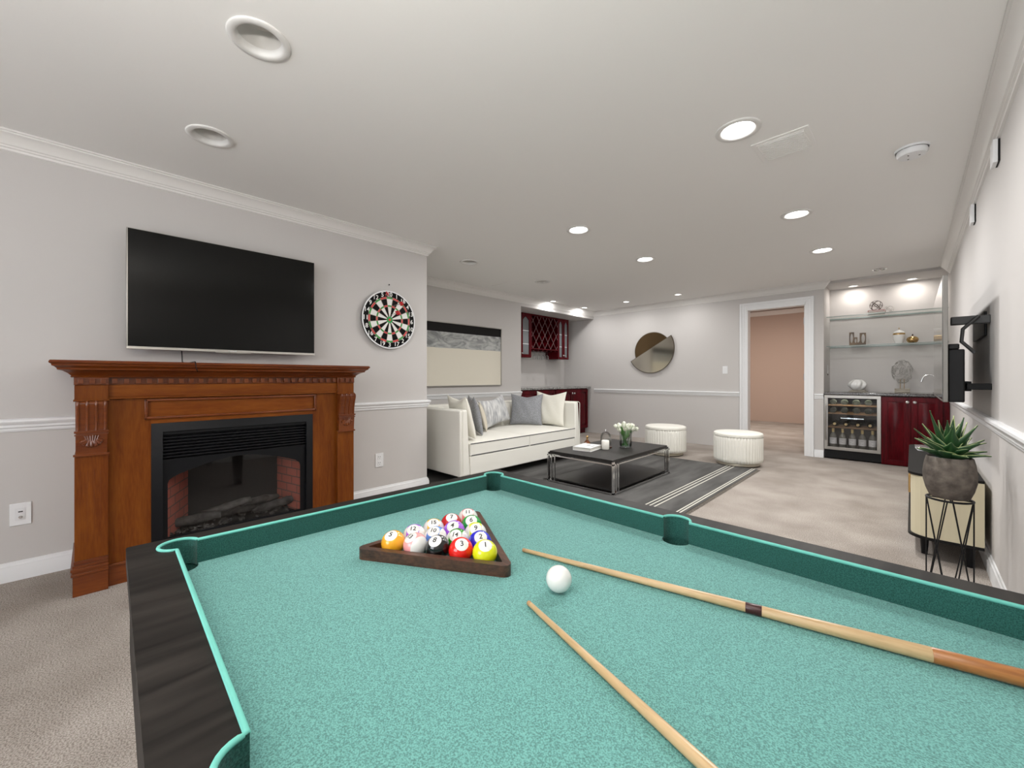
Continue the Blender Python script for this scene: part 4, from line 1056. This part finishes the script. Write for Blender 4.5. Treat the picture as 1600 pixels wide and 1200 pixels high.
# ------------------------------------------------------------------ sofa
SX0, SX1, SY0, SY1 = -4.10, -3.12, 2.48, 4.50
t = thing('sofa', 'cream upholstered two cushion sofa against the left wall', 'sofa', ((SX0+SX1)/2, (SY0+SY1)/2, ZR))
hx, hy = (SX1-SX0)/2, (SY1-SY0)/2; AT = .13
def soft_box(x0, x1, y0, y1, z0, z1, bev, name, m, parent, segs=4, taper=None):
    b = B().box(x0, x1, y0, y1, z0, z1)
    return b.obj(name, m, parent, bevel=bev, segs=segs)
for s in (-1, 1):
    a, b_ = sorted((s*hy, s*(hy-AT)))
    # arm: front edge slopes slightly
    pr = B(); vs = [(-hx, a, .085), (hx, a, .085), (hx, a, .735), (-hx, a, .735), (-hx, b_, .085), (hx, b_, .085), (hx-(.05), b_, .735), (-hx, b_, .735)]
    v_ = [pr.bm.verts.new(p) for p in vs]
    for f_ in ((0, 1, 2, 3), (4, 5, 6, 7), (0, 1, 5, 4), (1, 2, 6, 5), (2, 3, 7, 6), (3, 0, 4, 7)): pr.bm.faces.new([v_[i] for i in f_])
    pr.obj('arm', M_CREAM, t, bevel=.018, segs=3)
    pp = B(); yy = s*(hy-.035)
    pp.tube([(hx+.001, yy, .10), (hx+.001, yy, .725), (hx-.02, yy, .737), (-hx+.02, yy, .737)], .0035, 6)
    pp.obj('arm_seam', M_CREAM, t, smooth=True)
soft_box(-hx, -hx+.12, -hy+AT, hy-AT, .085, .735, .018, 'back', M_CREAM, t)
soft_box(-hx+.1, hx-.004, -hy+AT, hy-AT, .085, .275, .012, 'base', M_CREAM, t)
# channel tufted back
nch = 11; wch = (2*hy-2*AT)/nch; b = B()
for k in range(nch):
    y = -hy+AT+(k+.5)*wch
    prof = [(-hx+.105, .40)]+[(-hx+.105+.055*math.sin(PI*j/10)**.5, .40+.325*j/10) for j in range(1, 10)]+[(-hx+.105, .725)]
    rows = []
    for j in range(9):
        u_ = j/8*2-1; sc = math.sqrt(max(0, 1-u_*u_))**.7
        rows.append([b.bm.verts.new((-hx+.105+(x+hx-.105)*max(.12, sc), y+u_*wch/2*.99, z)) for x, z in prof])
    for r1, r2 in zip(rows[:-1], rows[1:]):
        for j in range(len(prof)-1): b.bm.faces.new((r1[j], r1[j+1], r2[j+1], r2[j]))
b.obj('channel_tufting', M_CREAM, t, smooth=True, angle=60)
def seat_cushion(y0, y1):
    b = B(); nx, ny = 14, 14; x0, x1 = -hx+.125, hx-.004; zt, zb = .395, .279
    def H(i, j): 
        u_ = i/nx*2-1; v_ = j/ny*2-1; return zt+.028*((1-u_**4)*(1-v_**4))
    g_ = [[b.bm.verts.new((x0+(x1-x0)*i/nx, y0+(y1-y0)*j/ny, H(i, j))) for j in range(ny+1)] for i in range(nx+1)]
    for i in range(nx):
        for j in range(ny): b.bm.faces.new((g_[i][j], g_[i+1][j], g_[i+1][j+1], g_[i][j+1]))
    ed = [g_[i][0] for i in range(nx+1)]+[g_[nx][j] for j in range(1, ny+1)]+[g_[i][ny] for i in range(nx-1, -1, -1)]+[g_[0][j] for j in range(ny-1, 0, -1)]
    lo = [b.bm.verts.new((v.co.x, v.co.y, zb)) for v in ed]
    for k in range(len(ed)): l = (k+1) % len(ed); b.bm.faces.new((ed[k], ed[l], lo[l], lo[k]))
    b.bm.faces.new(lo)
    c_ = b.obj('seat_cushion', M_CREAM, t, smooth=True, angle=50)
    B().tube([(x1, y0, zt+.001), (x1, y1, zt+.001)], .0045, 6).obj('piping', M_PIPING, c_, smooth=True)
    B().tube([(x1, y0+.01, zb+.002), (x1, y1-.01, zb+.002)], .0045, 6).obj('piping', M_PIPING, c_, smooth=True)
seat_cushion(-hy+AT+.004, -.003); seat_cushion(.003, hy-AT-.004)
for sx in (-1, 1):
    for sy in (-1, 1):
        B().box(sx*(hx-.09)-.03, sx*(hx-.09)+.03, sy*(hy-.09)-.03, sy*(hy-.09)+.03, 0, .085).obj('leg', mat('acrylic_foot', (.40, .40, .39), .2), t, bevel=.003)

def pillow(label, loc, w, h_, th_, facing, lean, roll, m, group='throw pillows on the sofa'):
    """bottom centre at loc; facing = heading angle of the front normal; lean tilts the top backwards"""
    o_ = thing('throw_pillow', label, 'pillow', loc, group=group)
    b = B(); n = 20; F_ = []; K_ = []
    for i in range(n+1):
        r1, r2 = [], []
        for j in range(n+1):
            u_ = i/n*2-1; v_ = j/n*2-1
            pin = 1-(.24 if v_ > 0 else .07)*(1-abs(u_)**1.3)*abs(v_)**2 ; pin2 = 1-.085*(1-v_*v_)*abs(u_)**1.5
            y = u_*w/2*pin2; z = v_*h_/2*pin
            tk = th_/2*((1-u_**2)*(1-v_**2))**.42*(1+.05*math.sin(9*u_+5*v_))
            r1.append(b.bm.verts.new((tk+.003, y, z))); r2.append(b.bm.verts.new((-tk-.003, y, z)))
        F_.append(r1); K_.append(r2)
    for G in (F_, K_):
        for i in range(n):
            for j in range(n): b.bm.faces.new((G[i][j], G[i+1][j], G[i+1][j+1], G[i][j+1]))
    for i in range(n):
        for (p, q_, r_, s_) in ((F_[i][0], F_[i+1][0], K_[i+1][0], K_[i][0]), (F_[i][n], F_[i+1][n], K_[i+1][n], K_[i][n]), (F_[0][i], F_[0][i+1], K_[0][i+1], K_[0][i]), (F_[n][i], F_[n][i+1], K_[n][i+1], K_[n][i])): b.bm.faces.new((p, q_, r_, s_))
    Mx = Matrix.Rotation(facing, 4, 'Z') @ Matrix.Rotation(-lean, 4, 'Y') @ Matrix.Translation((0, 0, h_/2)) @ Matrix.Rotation(roll, 4, 'X')
    bmesh.ops.transform(b.bm, matrix=Mx, verts=b.bm.verts)
    zmin = min(v.co.z for v in b.bm.verts)
    bmesh.ops.translate(b.bm, vec=(0, 0, -zmin), verts=b.bm.verts)
    b.obj('cushion', m, o_, smooth=True, angle=70)
    return o_
M_IVORY = mat('ivory_pillow', (.76, .74, .66), .9, bump=.4, bscale=60, sheen=.2, spec=.1)
M_GREYP = mat('silver_grey_pillow', (.30, .31, .33), .45, col2=(.19, .195, .21), vscale=90, bump=.4, bscale=200)
M_MARB = mat('marbled_pillow', (.70, .70, .69), .6, col2=(.33, .34, .36), vscale=9, stretch=(1, 3.5, 1), bump=.3, bscale=90, detail=8)
M_BEIGE = mat('beige_pillow', (.62, .57, .47), .8)
ZSEAT = ZR+.425
pillow('ivory pillow leaning on the near arm of the sofa', (-3.42, 2.80, ZSEAT), .48, .45, .13, math.radians(75), .26, 0, M_IVORY)
pillow('silver grey pillow beside the ivory one at the near arm', (-3.52, 3.07, ZSEAT), .44, .43, .10, math.radians(58), .22, 0, M_GREYP)
pillow('beige pillow half hidden between the left grey and marbled pillows', (-3.66, 3.31, ZSEAT), .34, .34, .06, math.radians(48), .27, 0, M_BEIGE)
pillow('white and grey marbled pillow against the middle of the sofa back', (-3.80, 3.63, ZSEAT), .53, .36, .13, math.radians(8), .30, math.radians(8), M_MARB)
pillow('silver grey pillow at the far end of the sofa', (-3.68, 4.03, ZSEAT), .44, .42, .12, math.radians(-58), .22, 0, M_GREYP)
pillow('ivory pillow leaning on the far arm of the sofa', (-3.46, 4.235, ZSEAT), .46, .45, .12, math.radians(-82), .18, 0, M_IVORY)

# ------------------------------------------------------------------ coffee table
CX0, CX1, CY0, CY1 = -2.655, -1.93, 3.27, 4.425
t = thing('coffee_table', 'low black coffee table with slim chrome frame on the rug', 'coffee table', ((CX0+CX1)/2, (CY0+CY1)/2, ZR))
hx, hy = (CX1-CX0)/2, (CY1-CY0)/2; ZT = .32-ZR
M_TOPB = wood('black_stained_wood', (.016, .0145, .013), (.008, .007, .0065), 3, 'y', .45, .0)
B().box(-hx, hx, -hy, hy, ZT-.032, ZT).obj('tabletop', M_TOPB, t, bevel=.002)
B().box(-hx+.01, hx-.01, -hy+.01, hy-.01, .022, .036).obj('lower_shelf', M_TOPB, t, bevel=.001)
e_ = .018
f = B()
for z0, z1 in ((ZT-.045, ZT-.034), (.004, .016)):
    f.box(-hx-e_, hx+e_, -hy-e_, -hy-e_+.012, z0, z1).box(-hx-e_, hx+e_, hy+e_-.012, hy+e_, z0, z1)
    f.box(-hx-e_, -hx-e_+.012, -hy-e_, hy+e_, z0, z1).box(hx+e_-.012, hx+e_, -hy-e_, hy+e_, z0, z1)
f.obj('frame', M_CHROME, t)
for sx in (-1, 1):
    for sy in (-1, 1):
        b = B(); x, y = sx*(hx+e_), sy*(hy+e_)
        b.box(min(x, x-sx*.014), max(x, x-sx*.014), min(y, y-sy*.030), max(y, y-sy*.030), 0, ZT-.012)
        if sx > 0: b.box(min(x, x-sx*.010), max(x, x-sx*.010), min(y-sy*.055, y-sy*.065), max(y-sy*.055, y-sy*.065), .016, ZT-.034)
        if sx > 0: b.box(min(x, x-sx*.010), max(x, x-sx*.010), min(y-sy*.095, y-sy*.105), max(y-sy*.095, y-sy*.105), .016, ZT-.034)
        if sx < 0: b.box(min(x-sx*.05, x-sx*.06), max(x-sx*.05, x-sx*.06), min(y, y-sy*.010), max(y, y-sy*.010), .016, ZT-.034)
        if sx < 0: b.box(min(x-sx*.09, x-sx*.10), max(x-sx*.09, x-sx*.10), min(y, y-sy*.010), max(y, y-sy*.010), .016, ZT-.034)
        b.obj('leg', M_CHROME, t)
ZK = .3205
# book
t = thing('book', 'thick white book on the coffee table', 'book', (-2.42, 3.60, ZK), math.radians(8))
M_WCOV = mat('white_cover', (.80, .80, .79), .4)
B().box(-.10, .10, -.13, .13, 0, .004).box(-.10, .10, -.13, .13, .034, .038).box(-.10, -.096, -.13, .13, .004, .034).obj('cover', M_WCOV, t)
B().box(-.096, .096, -.126, .126, .0045, .0335).obj('pages', MATS['paper'], t)
pr = B()
for (x0, x1, y0, y1) in ((-.02, .02, .02, .05), (.055, .062, -.06, .06), (.068, .072, -.03, .03)): pr.box(x0, x1, y0, y1, .038, .0384)
pr.obj('cover_print', mat('cover_ink', (.18, .18, .19), .5), t)
t = thing('candle', 'white pillar candle in front of the glass dome', 'candle', (-2.29, 3.74, ZK))
B().lathe([(0, 0), (.037, 0), (.039, .003), (.039, .088), (.036, .092), (.02, .088), (0, .087)], 32, cap=False).obj('wax', mat('candle_wax', (.82, .80, .74), .5), t, smooth=True)
B().tube([(0, 0, .087), (.001, 0, .098)], .0012, 6).obj('wick', M_BLACK, t)
t = thing('glass_cloche', 'clear glass dome with knob on a dark wooden base', 'cloche', (-2.34, 3.83, ZK))
B().lathe([(0, 0), (.062, 0), (.064, .004), (.064, .012), (0, .013)], 32, cap=False).obj('base', M_RACK, t, smooth=True)
dm = B().lathe([(.056, .014), (.057, .10), (.053, .13), (.042, .152), (.024, .166), (.006, .171)], 32, cap=False).obj('dome', M_GLASS, t, smooth=True)
B().lathe([(.005, .171), (.004, .178), (.009, .184), (.008, .192), (0, .195)], 16, cap=False).obj('knob', M_CHROME, dm, smooth=True)
t = thing('perfume_bottle', 'small gold decorative bottle at the far left of the coffee table', 'bottle', (-2.575, 3.83, ZK))
B().lathe([(0, 0), (.030, 0), (.038, .012), (.036, .03), (.020, .05), (.011, .06)], 8, cap=False).obj('body', glassy('amber_glass', (.75, .45, .20), 1.4, .05, .12), t)
B().lathe([(0, .004), (.028, .004), (.032, .02), (.015, .045), (0, .045)], 8, cap=False).obj('liquid', mat('amber', (.50, .28, .10), .2), t)
B().lathe([(.013, .06), (.013, .066), (.008, .07), (.013, .082), (.015, .092), (.009, .104), (0, .108)], 12, cap=False).obj('stopper', M_GOLD, t, smooth=True)
# flowers
FXY = (-2.20, 4.00)
t = thing('glass_vase', 'round clear glass vase holding white tulips on the coffee table', 'vase', (*FXY, ZK))
B().lathe([(0, .001), (.058, .001), (.064, .006), (.066, .06), (.064, .165), (.062, .165), (.063, .06), (.058, .012), (0, .01)], 40, cap=False).obj('glass', M_GLASS, t, smooth=True)
B().lathe([(0, .011), (.060, .013), (.062, .08), (0, .08)], 32, cap=False).obj('water', glassy('water', (.85, .92, .88), .8, .02, .0, 1.33), t, smooth=True)
t = thing('tulip_bouquet', 'bunch of white tulips with green leaves in the glass vase', 'flowers', (*FXY, ZK+.012))
M_TUL = mat('tulip_petal', (.80, .82, .70), .5, sheen=.2); M_STEM = mat('tulip_green', (.06, .19, .04), .5, col2=(.12, .28, .07), vscale=30)
rr = random.Random(9)
heads = []
for k in range(17):
    a = k*2.39996; r = .020+.078*math.sqrt((k+.5)/17)
    hx_, hy_, hz_ = r*math.cos(a), r*math.sin(a), .225-.5*r+rr.uniform(-.012, .018)
    heads.append((hx_, hy_, hz_))
    bx_, by_ = -.4*hx_+rr.uniform(-.012, .012), -.4*hy_+rr.uniform(-.012, .012)
    L_ = math.hypot(bx_, by_); 
    if L_ > .045: bx_, by_ = bx_*.045/L_, by_*.045/L_
    B().tube([(bx_, by_, .004), (hx_*.35, hy_*.35, .11), (hx_*.72, hy_*.72, .165), (hx_, hy_, hz_)], .0035, 6).obj('stem', M_STEM, t, smooth=True)
    d_ = V(hx_, hy_, .10).normalized(); q_ = d_.to_track_quat('Z', 'Y').to_matrix().to_4x4()
    b = B()
    for p_ in range(6):
        rows = []; ro = .018 if p_ % 2 else .016
        for j in range(7):
            s = j/6; wv = .017*math.sin(PI*min(1, .12+s*.86))**.7; rad = ro*(.35+.75*math.sin(PI*(.12+s*.72)))
            rows.append([b.bm.verts.new(Matrix.Rotation(p_*PI/3+u_*wv/.018*.75, 3, 'Z') @ V(rad, 0, s*.05)) for u_ in (-1, -.5, 0, .5, 1)])
        for r1, r2 in zip(rows[:-1], rows[1:]):
            for i in range(4): b.bm.faces.new((r1[i], r1[i+1], r2[i+1], r2[i]))
    bmesh.ops.transform(b.bm, matrix=Matrix.Translation((hx_, hy_, hz_-.006)) @ q_, verts=b.bm.verts)
    b.obj('tulip_head', M_TUL, t, smooth=True, angle=80)
for k in range(13):
    a = k*2.1+.4; b = B(); rows = []
    L_ = rr.uniform(.16, .24); lean_ = rr.uniform(.25, .75)
    for j in range(9):
        s = j/8; r = .012+.030*min(1, s*2)+lean_*.13*max(0, s-.5)**1.3*2.2; z = .01+L_*s*(1-.10*s)
        wv = .016*math.sin(PI*(.1+.9*s))**.8
        c_ = V(r*math.cos(a), r*math.sin(a), z); tn = V(-math.sin(a), math.cos(a), 0)
        rows.append([b.bm.verts.new(c_+tn*wv*u_+V(math.cos(a), math.sin(a), 0)*abs(u_)*-.004) for u_ in (-1, 0, 1)])
    for r1, r2 in zip(rows[:-1], rows[1:]):
        for i in range(2): b.bm.faces.new((r1[i], r1[i+1], r2[i+1], r2[i]))
    b.obj('leaf', M_STEM, t, smooth=True, angle=80)

# ------------------------------------------------------------------ ottomans
def ottoman(label, x, y):
    t = thing('ottoman', label, 'ottoman', (x, y, ZR), group='pleated round ottomans on the rug edge')
    b = B(); n = 96*2; R = .264; rows = []
    prof = [(.90, .035), (.985, .045), (1.0, .08), (1.0, .20), (1.0, .31), (.985, .345), (.93, .352)]
    for f_, z in prof:
        rows.append([b.bm.verts.new(((R*f_+(.0055 if i % 4 in (1, 2) else -.0045))*math.cos(2*PI*i/n), (R*f_+(.0055 if i % 4 in (1, 2) else -.0045))*math.sin(2*PI*i/n), z)) for i in range(n)])
    for r1, r2 in zip(rows[:-1], rows[1:]):
        for i in range(n): k = (i+1) % n; b.bm.faces.new((r1[i], r1[k], r2[k], r2[i]))
    b.bm.faces.new(rows[0][::-1])
    b.obj('pleated_side', M_CREAM, t, smooth=True, angle=80)
    B().lathe([(R*.94, .345), (R*1.0, .352), (R*1.02, .366), (R*1.0, .380), (R*.94, .388), (R*.6, .394), (0, .396)], 64, cap=False).obj('seat', M_CREAM, t, smooth=True)
    B().tube([(R*1.012*math.cos(a*PI/32), R*1.012*math.sin(a*PI/32), .353) for a in range(64)], .004, 6, closed=True).obj('seam', M_CREAM, t, smooth=True)
    B().lathe([(0, .0), (R*.86, .0), (R*.88, .005), (R*.88, .022), (R*.86, .036), (0, .036)], 64, cap=False).obj('plinth', mat('plinth_champagne', (.50, .46, .38), .35, metal=.5), t, smooth=True)
    return t
o1 = ottoman('round pleated cream ottoman nearer the sofa and tulips', -2.464, 5.589)
dup(o1, (-1.533, 5.548, ZR), label='round pleated cream ottoman nearer the doorway')

# ------------------------------------------------------------------ pool table
ZP, ZFELT = .707, .657
RA = math.radians(-1.3)
t = thing('pool_table', 'dark wood pool table covered in teal cloth in the foreground', 'pool table', (-1.190, .049, 0), RA)
TL, TW = 1.470, 1.062      # along local x, local y
rl, rn, rf, rr_ = .054, .076, .066, .06     # rail widths left, near, far, right
ix0, ix1, iy0, iy1 = rl, TL-rr_, rn, TW-rf
PR = .034
cxs = [(ix0+.006, iy0+.006), (ix1-.006, iy0+.006), (ix1-.006, iy1-.006), (ix0+.006, iy1-.006)]
mid = (ix0+ix1)/2+.010
def arc(c, r, a0, a1, n=18): return [(c[0]+r*math.cos(a0+(a1-a0)*k/n), c[1]+r*math.sin(a0+(a1-a0)*k/n)) for k in range(n+1)]
def corner(c, xs, ys, quad, outside=True):
    """arc of the pocket circle beyond the cushion lines; xs, ys the cushion line coordinates"""
    dx = abs(xs-c[0]); dy = abs(ys-c[1])
    return math.asin(dy/PR), math.asin(dx/PR)
al = math.asin(.006/PR)
# inner outline walked counter clockwise, bulging outwards at the pockets
inner = []
inner += arc(cxs[0], PR, PI/2+al, 2*PI-al, 22)                    # near left corner: from left cushion line round to near line
inner += arc((mid, iy0), PR*.98, PI, 2*PI, 14)                    # near side pocket
inner += arc(cxs[1], PR, PI+al, 2.5*PI-al, 22)
inner += arc(cxs[2], PR, -PI/2+al, PI-al, 22)
inner += arc((mid, iy1), PR*.98, 0, PI, 14)
inner += arc(cxs[3], PR, al, 1.5*PI-al, 22)
outerp = []
for (x, y, a) in ((0.008, .008, PI), (TL-.008, .008, 1.5*PI), (TL-.008, TW-.008, 0), (.008, TW-.008, PI/2)): outerp += arc((x, y), .008, a, a+PI/2, 4)
me = fill2d([outerp, inner[::-1]], .034, ZP-.034)
mesh_obj('rail', me, M_RAIL, t, bevel=.002)
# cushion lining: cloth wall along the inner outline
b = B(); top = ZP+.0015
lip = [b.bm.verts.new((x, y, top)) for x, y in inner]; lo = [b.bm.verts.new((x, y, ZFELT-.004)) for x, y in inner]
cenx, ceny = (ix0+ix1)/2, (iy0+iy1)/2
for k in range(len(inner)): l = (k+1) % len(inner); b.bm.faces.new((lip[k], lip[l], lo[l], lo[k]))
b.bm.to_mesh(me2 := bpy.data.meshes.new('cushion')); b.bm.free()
o = mesh_obj('cushion', me2, M_FELTSHADE, t)
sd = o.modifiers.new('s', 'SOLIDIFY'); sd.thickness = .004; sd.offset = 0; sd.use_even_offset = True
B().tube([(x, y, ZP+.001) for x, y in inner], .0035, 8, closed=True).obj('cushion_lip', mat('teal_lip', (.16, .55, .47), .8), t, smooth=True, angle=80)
# bed cloth with quarter and half circle bites
bed = []
bed += arc(cxs[0], PR, PI/2+al, -al, 12)
bed += arc((mid, iy0), PR*.98, PI, 0, 14)
bed += arc(cxs[1], PR, PI+al, PI/2-al, 12)
bed += arc(cxs[2], PR, 1.5*PI+al, PI-al, 12)
bed += arc((mid, iy1), PR*.98, 2*PI, PI, 14)
bed += arc(cxs[3], PR, al+2*PI, 1.5*PI-al, 12)
mesh_obj('bed_cloth', fill2d([bed], .012, ZFELT-.012), M_FELT, t)
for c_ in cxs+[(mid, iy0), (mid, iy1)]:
    B().lathe([(PR+.001, ZFELT-.001), (PR+.001, ZFELT-.032), (0, ZFELT-.034)], 28, c=(c_[0], c_[1], 0), cap=False).obj('pocket', M_FELTSHADE, t, smooth=True)
B().box(.018, TL-.018, .018, TW-.018, ZP-.22, ZP-.20).box(.006, .018, .006, TW-.006, ZP-.22, ZP-.035).box(TL-.018, TL-.006, .006, TW-.006, ZP-.22, ZP-.035).box(.018, TL-.018, .006, .018, ZP-.22, ZP-.035).box(.018, TL-.018, TW-.018, TW-.006, ZP-.22, ZP-.035).obj('apron', M_RAIL, t, bevel=.003)
for x in (.05, TL-.14):
    for y in (.05, TW-.14):
        lg = B(); vs = []
        for z, ins in ((0, .015), (ZP-.20, 0)):
            vs.append([lg.bm.verts.new((x+a_, y+b_, z)) for a_, b_ in ((ins, ins), (.09-ins, ins), (.09-ins, .09-ins), (ins, .09-ins))])
        lg.bm.faces.new(vs[0][::-1]); lg.bm.faces.new(vs[1])
        for k in range(4): l = (k+1) % 4; lg.bm.faces.new((vs[0][k], vs[0][l], vs[1][l], vs[1][k]))
        lg.obj('leg', M_RAIL, t, bevel=.003)

# ball rack
RC = (-.796, .5985)
t = thing('ball_rack', 'dark wooden triangle rack around the pool balls', 'ball rack', (*RC, ZFELT+.0005))
def tri(rin, rad, a0=0, n=6):
    """rounded equilateral triangle with inradius rin; first corner at angle a0"""
    pts = []; cr = (rin-rad)*2
    for k in range(3):
        a = a0+k*2*PI/3; c_ = (cr*math.cos(a), cr*math.sin(a)); pts += arc(c_, rad, a-PI/3, a+PI/3, n)
    return pts
me = fill2d([tri(.1085, .014), tri(.0925, .003)[::-1]], .024)
mesh_obj('frame', me, M_RACK, t, bevel=.003)

# balls
BR = .0272
def ball_mat(name, col, stripe):
    m = bpy.data.materials.new(name); m.use_nodes = True; nt = m.node_tree; bs = nt.nodes['Principled BSDF']
    bs.inputs['Roughness'].default_value = .12; bs.inputs['Coat Weight'].default_value = .5; bs.inputs['Coat Roughness'].default_value = .05
    bs.inputs['Base Color'].default_value = (*col, 1)
    if stripe:
        tc = nt.nodes.new('ShaderNodeTexCoord'); sp = nt.nodes.new('ShaderNodeSeparateXYZ'); nt.links.new(tc.outputs['Object'], sp.inputs[0])
        ab = nt.nodes.new('ShaderNodeMath'); ab.operation = 'ABSOLUTE'; nt.links.new(sp.outputs['X'], ab.inputs[0])
        g = nt.nodes.new('ShaderNodeMath'); g.operation = 'GREATER_THAN'; g.inputs[1].default_value = BR*.55; nt.links.new(ab.outputs[0], g.inputs[0])
        mx = nt.nodes.new('ShaderNodeMix'); mx.data_type = 'RGBA'; mx.inputs[6].default_value = (*col, 1); mx.inputs[7].default_value = (.80, .80, .78, 1)
        nt.links.new(g.outputs[0], mx.inputs[0]); nt.links.new(mx.outputs[2], bs.inputs['Base Color'])
    return m
M_BW = mat('ball_white', (.82, .82, .80), .12, coat=.5); M_INK = mat('ball_ink', (.02, .02, .02), .3)
def ball(num, col, cname, stripe, pos, yaw, tilt, where):
    desc = ('%s and white striped' % cname) if stripe else ('solid %s' % cname)
    o_ = thing('pool_ball', '%s pool ball in the rack, %s' % (desc, where), 'pool ball', pos, group='pool balls in the rack')
    Rm = Matrix.Rotation(yaw, 4, 'Z') @ Matrix.Rotation(tilt, 4, 'X')
    b = B(); bmesh.ops.create_uvsphere(b.bm, u_segments=48, v_segments=32, radius=BR)
    body = b.obj('sphere', ball_mat('ball_%s%s' % (cname, '_stripe' if stripe else ''), col, stripe), o_, smooth=True, angle=180)
    body.matrix_local = Rm
    # number disc: cap on top of the local z pole
    b = B(); prof = []
    for k in range(9):
        a = .56*k/8; prof.append(((BR+.0002)*math.sin(a), (BR+.0002)*math.cos(a)))
    b.lathe(prof, 36, cap=False)
    disc = b.obj('number_disc', M_BW, body, smooth=True, angle=180)
    me = text_mesh(str(num), .017 if num < 10 else .015, .0001, .0003)
    bm_ = bmesh.new(); bm_.from_mesh(me); bmesh.ops.subdivide_edges(bm_, edges=[e for e in bm_.edges if e.calc_length() > .002], cuts=2); bmesh.ops.triangulate(bm_, faces=bm_.faces)
    for v in bm_.verts:
        x, y = v.co.x, v.co.y; rr2 = math.hypot(x, y); a = rr2/BR; k_ = (BR+.0005+v.co.z)
        if rr2 > 1e-7: v.co = (k_*math.sin(a)*x/rr2, k_*math.sin(a)*y/rr2, k_*math.cos(a))
        else: v.co = (0, 0, k_)
    bm_.to_mesh(me); bm_.free()
    mesh_obj('numeral', me, M_INK, body)
    return o_
cr = .2227/math.sqrt(3)
Lp = V(RC[0]+cr*math.cos(-2*PI/3), RC[1]+cr*math.sin(-2*PI/3)); Np = V(RC[0]+cr, RC[1]); Fp = V(RC[0]+cr*math.cos(2*PI/3), RC[1]+cr*math.sin(2*PI/3))
SET = [[(5, (.90, .42, .02), 'orange', 0), (13, (.90, .38, .38), 'pink', 1), (8, (.008, .008, .008), 'black', 0), (3, (.80, .015, .01), 'red', 0), (1, (.76, .80, .01), 'yellow', 0)],
       [(12, (.40, .14, .75), 'purple', 1), (10, (.10, .30, .80), 'blue', 1), (14, (.03, .28, .02), 'green', 1), (2, (.02, .02, .62), 'blue', 0)],
       [(15, (.85, .50, .03), 'amber', 1), (4, (.38, .10, .72), 'purple', 0), (9, (.72, .76, .02), 'yellow', 1)],
       [(7, (.55, .01, .015), 'crimson', 0), (6, (.01, .33, .04), 'green', 0)],
       [(11, (.80, .25, .27), 'rose', 1)]]
ROW = ['in the front row', 'in the second row', 'in the third row', 'in the fourth row', 'at the far tip']
rr = random.Random(4)
camyaw = math.radians(44.3)
for j, row in enumerate(SET):
    for i, (num, col, cn, sp_) in enumerate(row):
        p = Lp+(Np-Lp)*(i/4)+(Fp-Lp)*(j/4)
        yaw = camyaw+rr.uniform(-.3, .3); tilt = .62+rr.uniform(-.12, .12)
        if (j, i) == (0, 1): yaw = camyaw-.75
        if (j, i) == (4, 0): yaw = camyaw+.1
        ball(num, col, cn, sp_, (p.x, p.y, ZFELT+BR+.0006), yaw, tilt, ROW[j])
CB = (-.577*.8372, .744*.8372)
rc = .0245
b = B(); bmesh.ops.create_uvsphere(b.bm, u_segments=48, v_segments=32, radius=rc)
o = b.obj('cue_ball', M_BW, loc=(*CB, ZFELT+rc+.0006), smooth=True, angle=180); tag(o, 'plain white cue ball beside the tips of the cues', 'pool ball')

# cues
M_MAPLE = wood('maple', (.60, .42, .23), (.47, .31, .15), 5, 'x', .35, .3)
M_BUTT = wood('cue_butt_wood', (.42, .17, .05), (.26, .09, .025), 5, 'x', .3, .4)
M_BAND = mat('cue_band', (.045, .008, .008), .3)
def cue(label, p0, p1, L, parts, r0, r1):
    d = Vector(p1)-Vector(p0); ang = math.atan2(d.y, d.x)
    t = thing('pool_cue', label, 'pool cue', (p0[0], p0[1], ZFELT+.001), ang, group='pool cues on the table')
    slope = math.atan2(r1-r0, L)
    for nm, a, b_, m, ex in parts:
        ra = r0+(r1-r0)*a/L+ex; rb = r0+(r1-r0)*b_/L+ex
        Mx = Matrix.Translation((0, 0, r0)) @ Matrix.Rotation(-slope, 4, 'Y') @ Matrix.Rotation(PI/2, 4, 'Y')
        B().lathe([(ra*.98, a), (ra, a+.0005), (rb, b_-.0005), (rb*.98, b_)], 24, M=Mx).obj(nm, m, t, smooth=True, angle=50)
s = .8372
q0 = (-.781*s, .844*s); q1 = (.127*s, 1.028*s)
L1 = .815
d1 = math.hypot(-.247*s-q0[0], .945*s-q0[1]); d2 = math.hypot(-.219*s-q0[0], .953*s-q0[1]); d3 = math.hypot(.024*s-q0[0], 1.008*s-q0[1])
cue('pale wooden cue with dark red band and brown butt, pointing past the cue ball', q0, q1, L1,
    [('tip', 0, .008, mat('cue_tip', (.45, .28, .14), .7), 0), ('shaft', .008, d1, M_MAPLE, 0), ('band', d1, d2, M_BAND, .0003), ('forearm', d2, d3, M_MAPLE, 0), ('butt', d3, L1, M_BUTT, 0)], .0042, .0115)
q0 = (-.589*s, .654*s); q1 = (-.248*s, .549*s); L2 = .62
cue('plain pale wooden cue nearest the viewer', q0, q1, L2, [('tip', 0, .008, MATS['cue_tip'], 0), ('shaft', .008, L2, M_MAPLE, 0)], .0042, .0095)
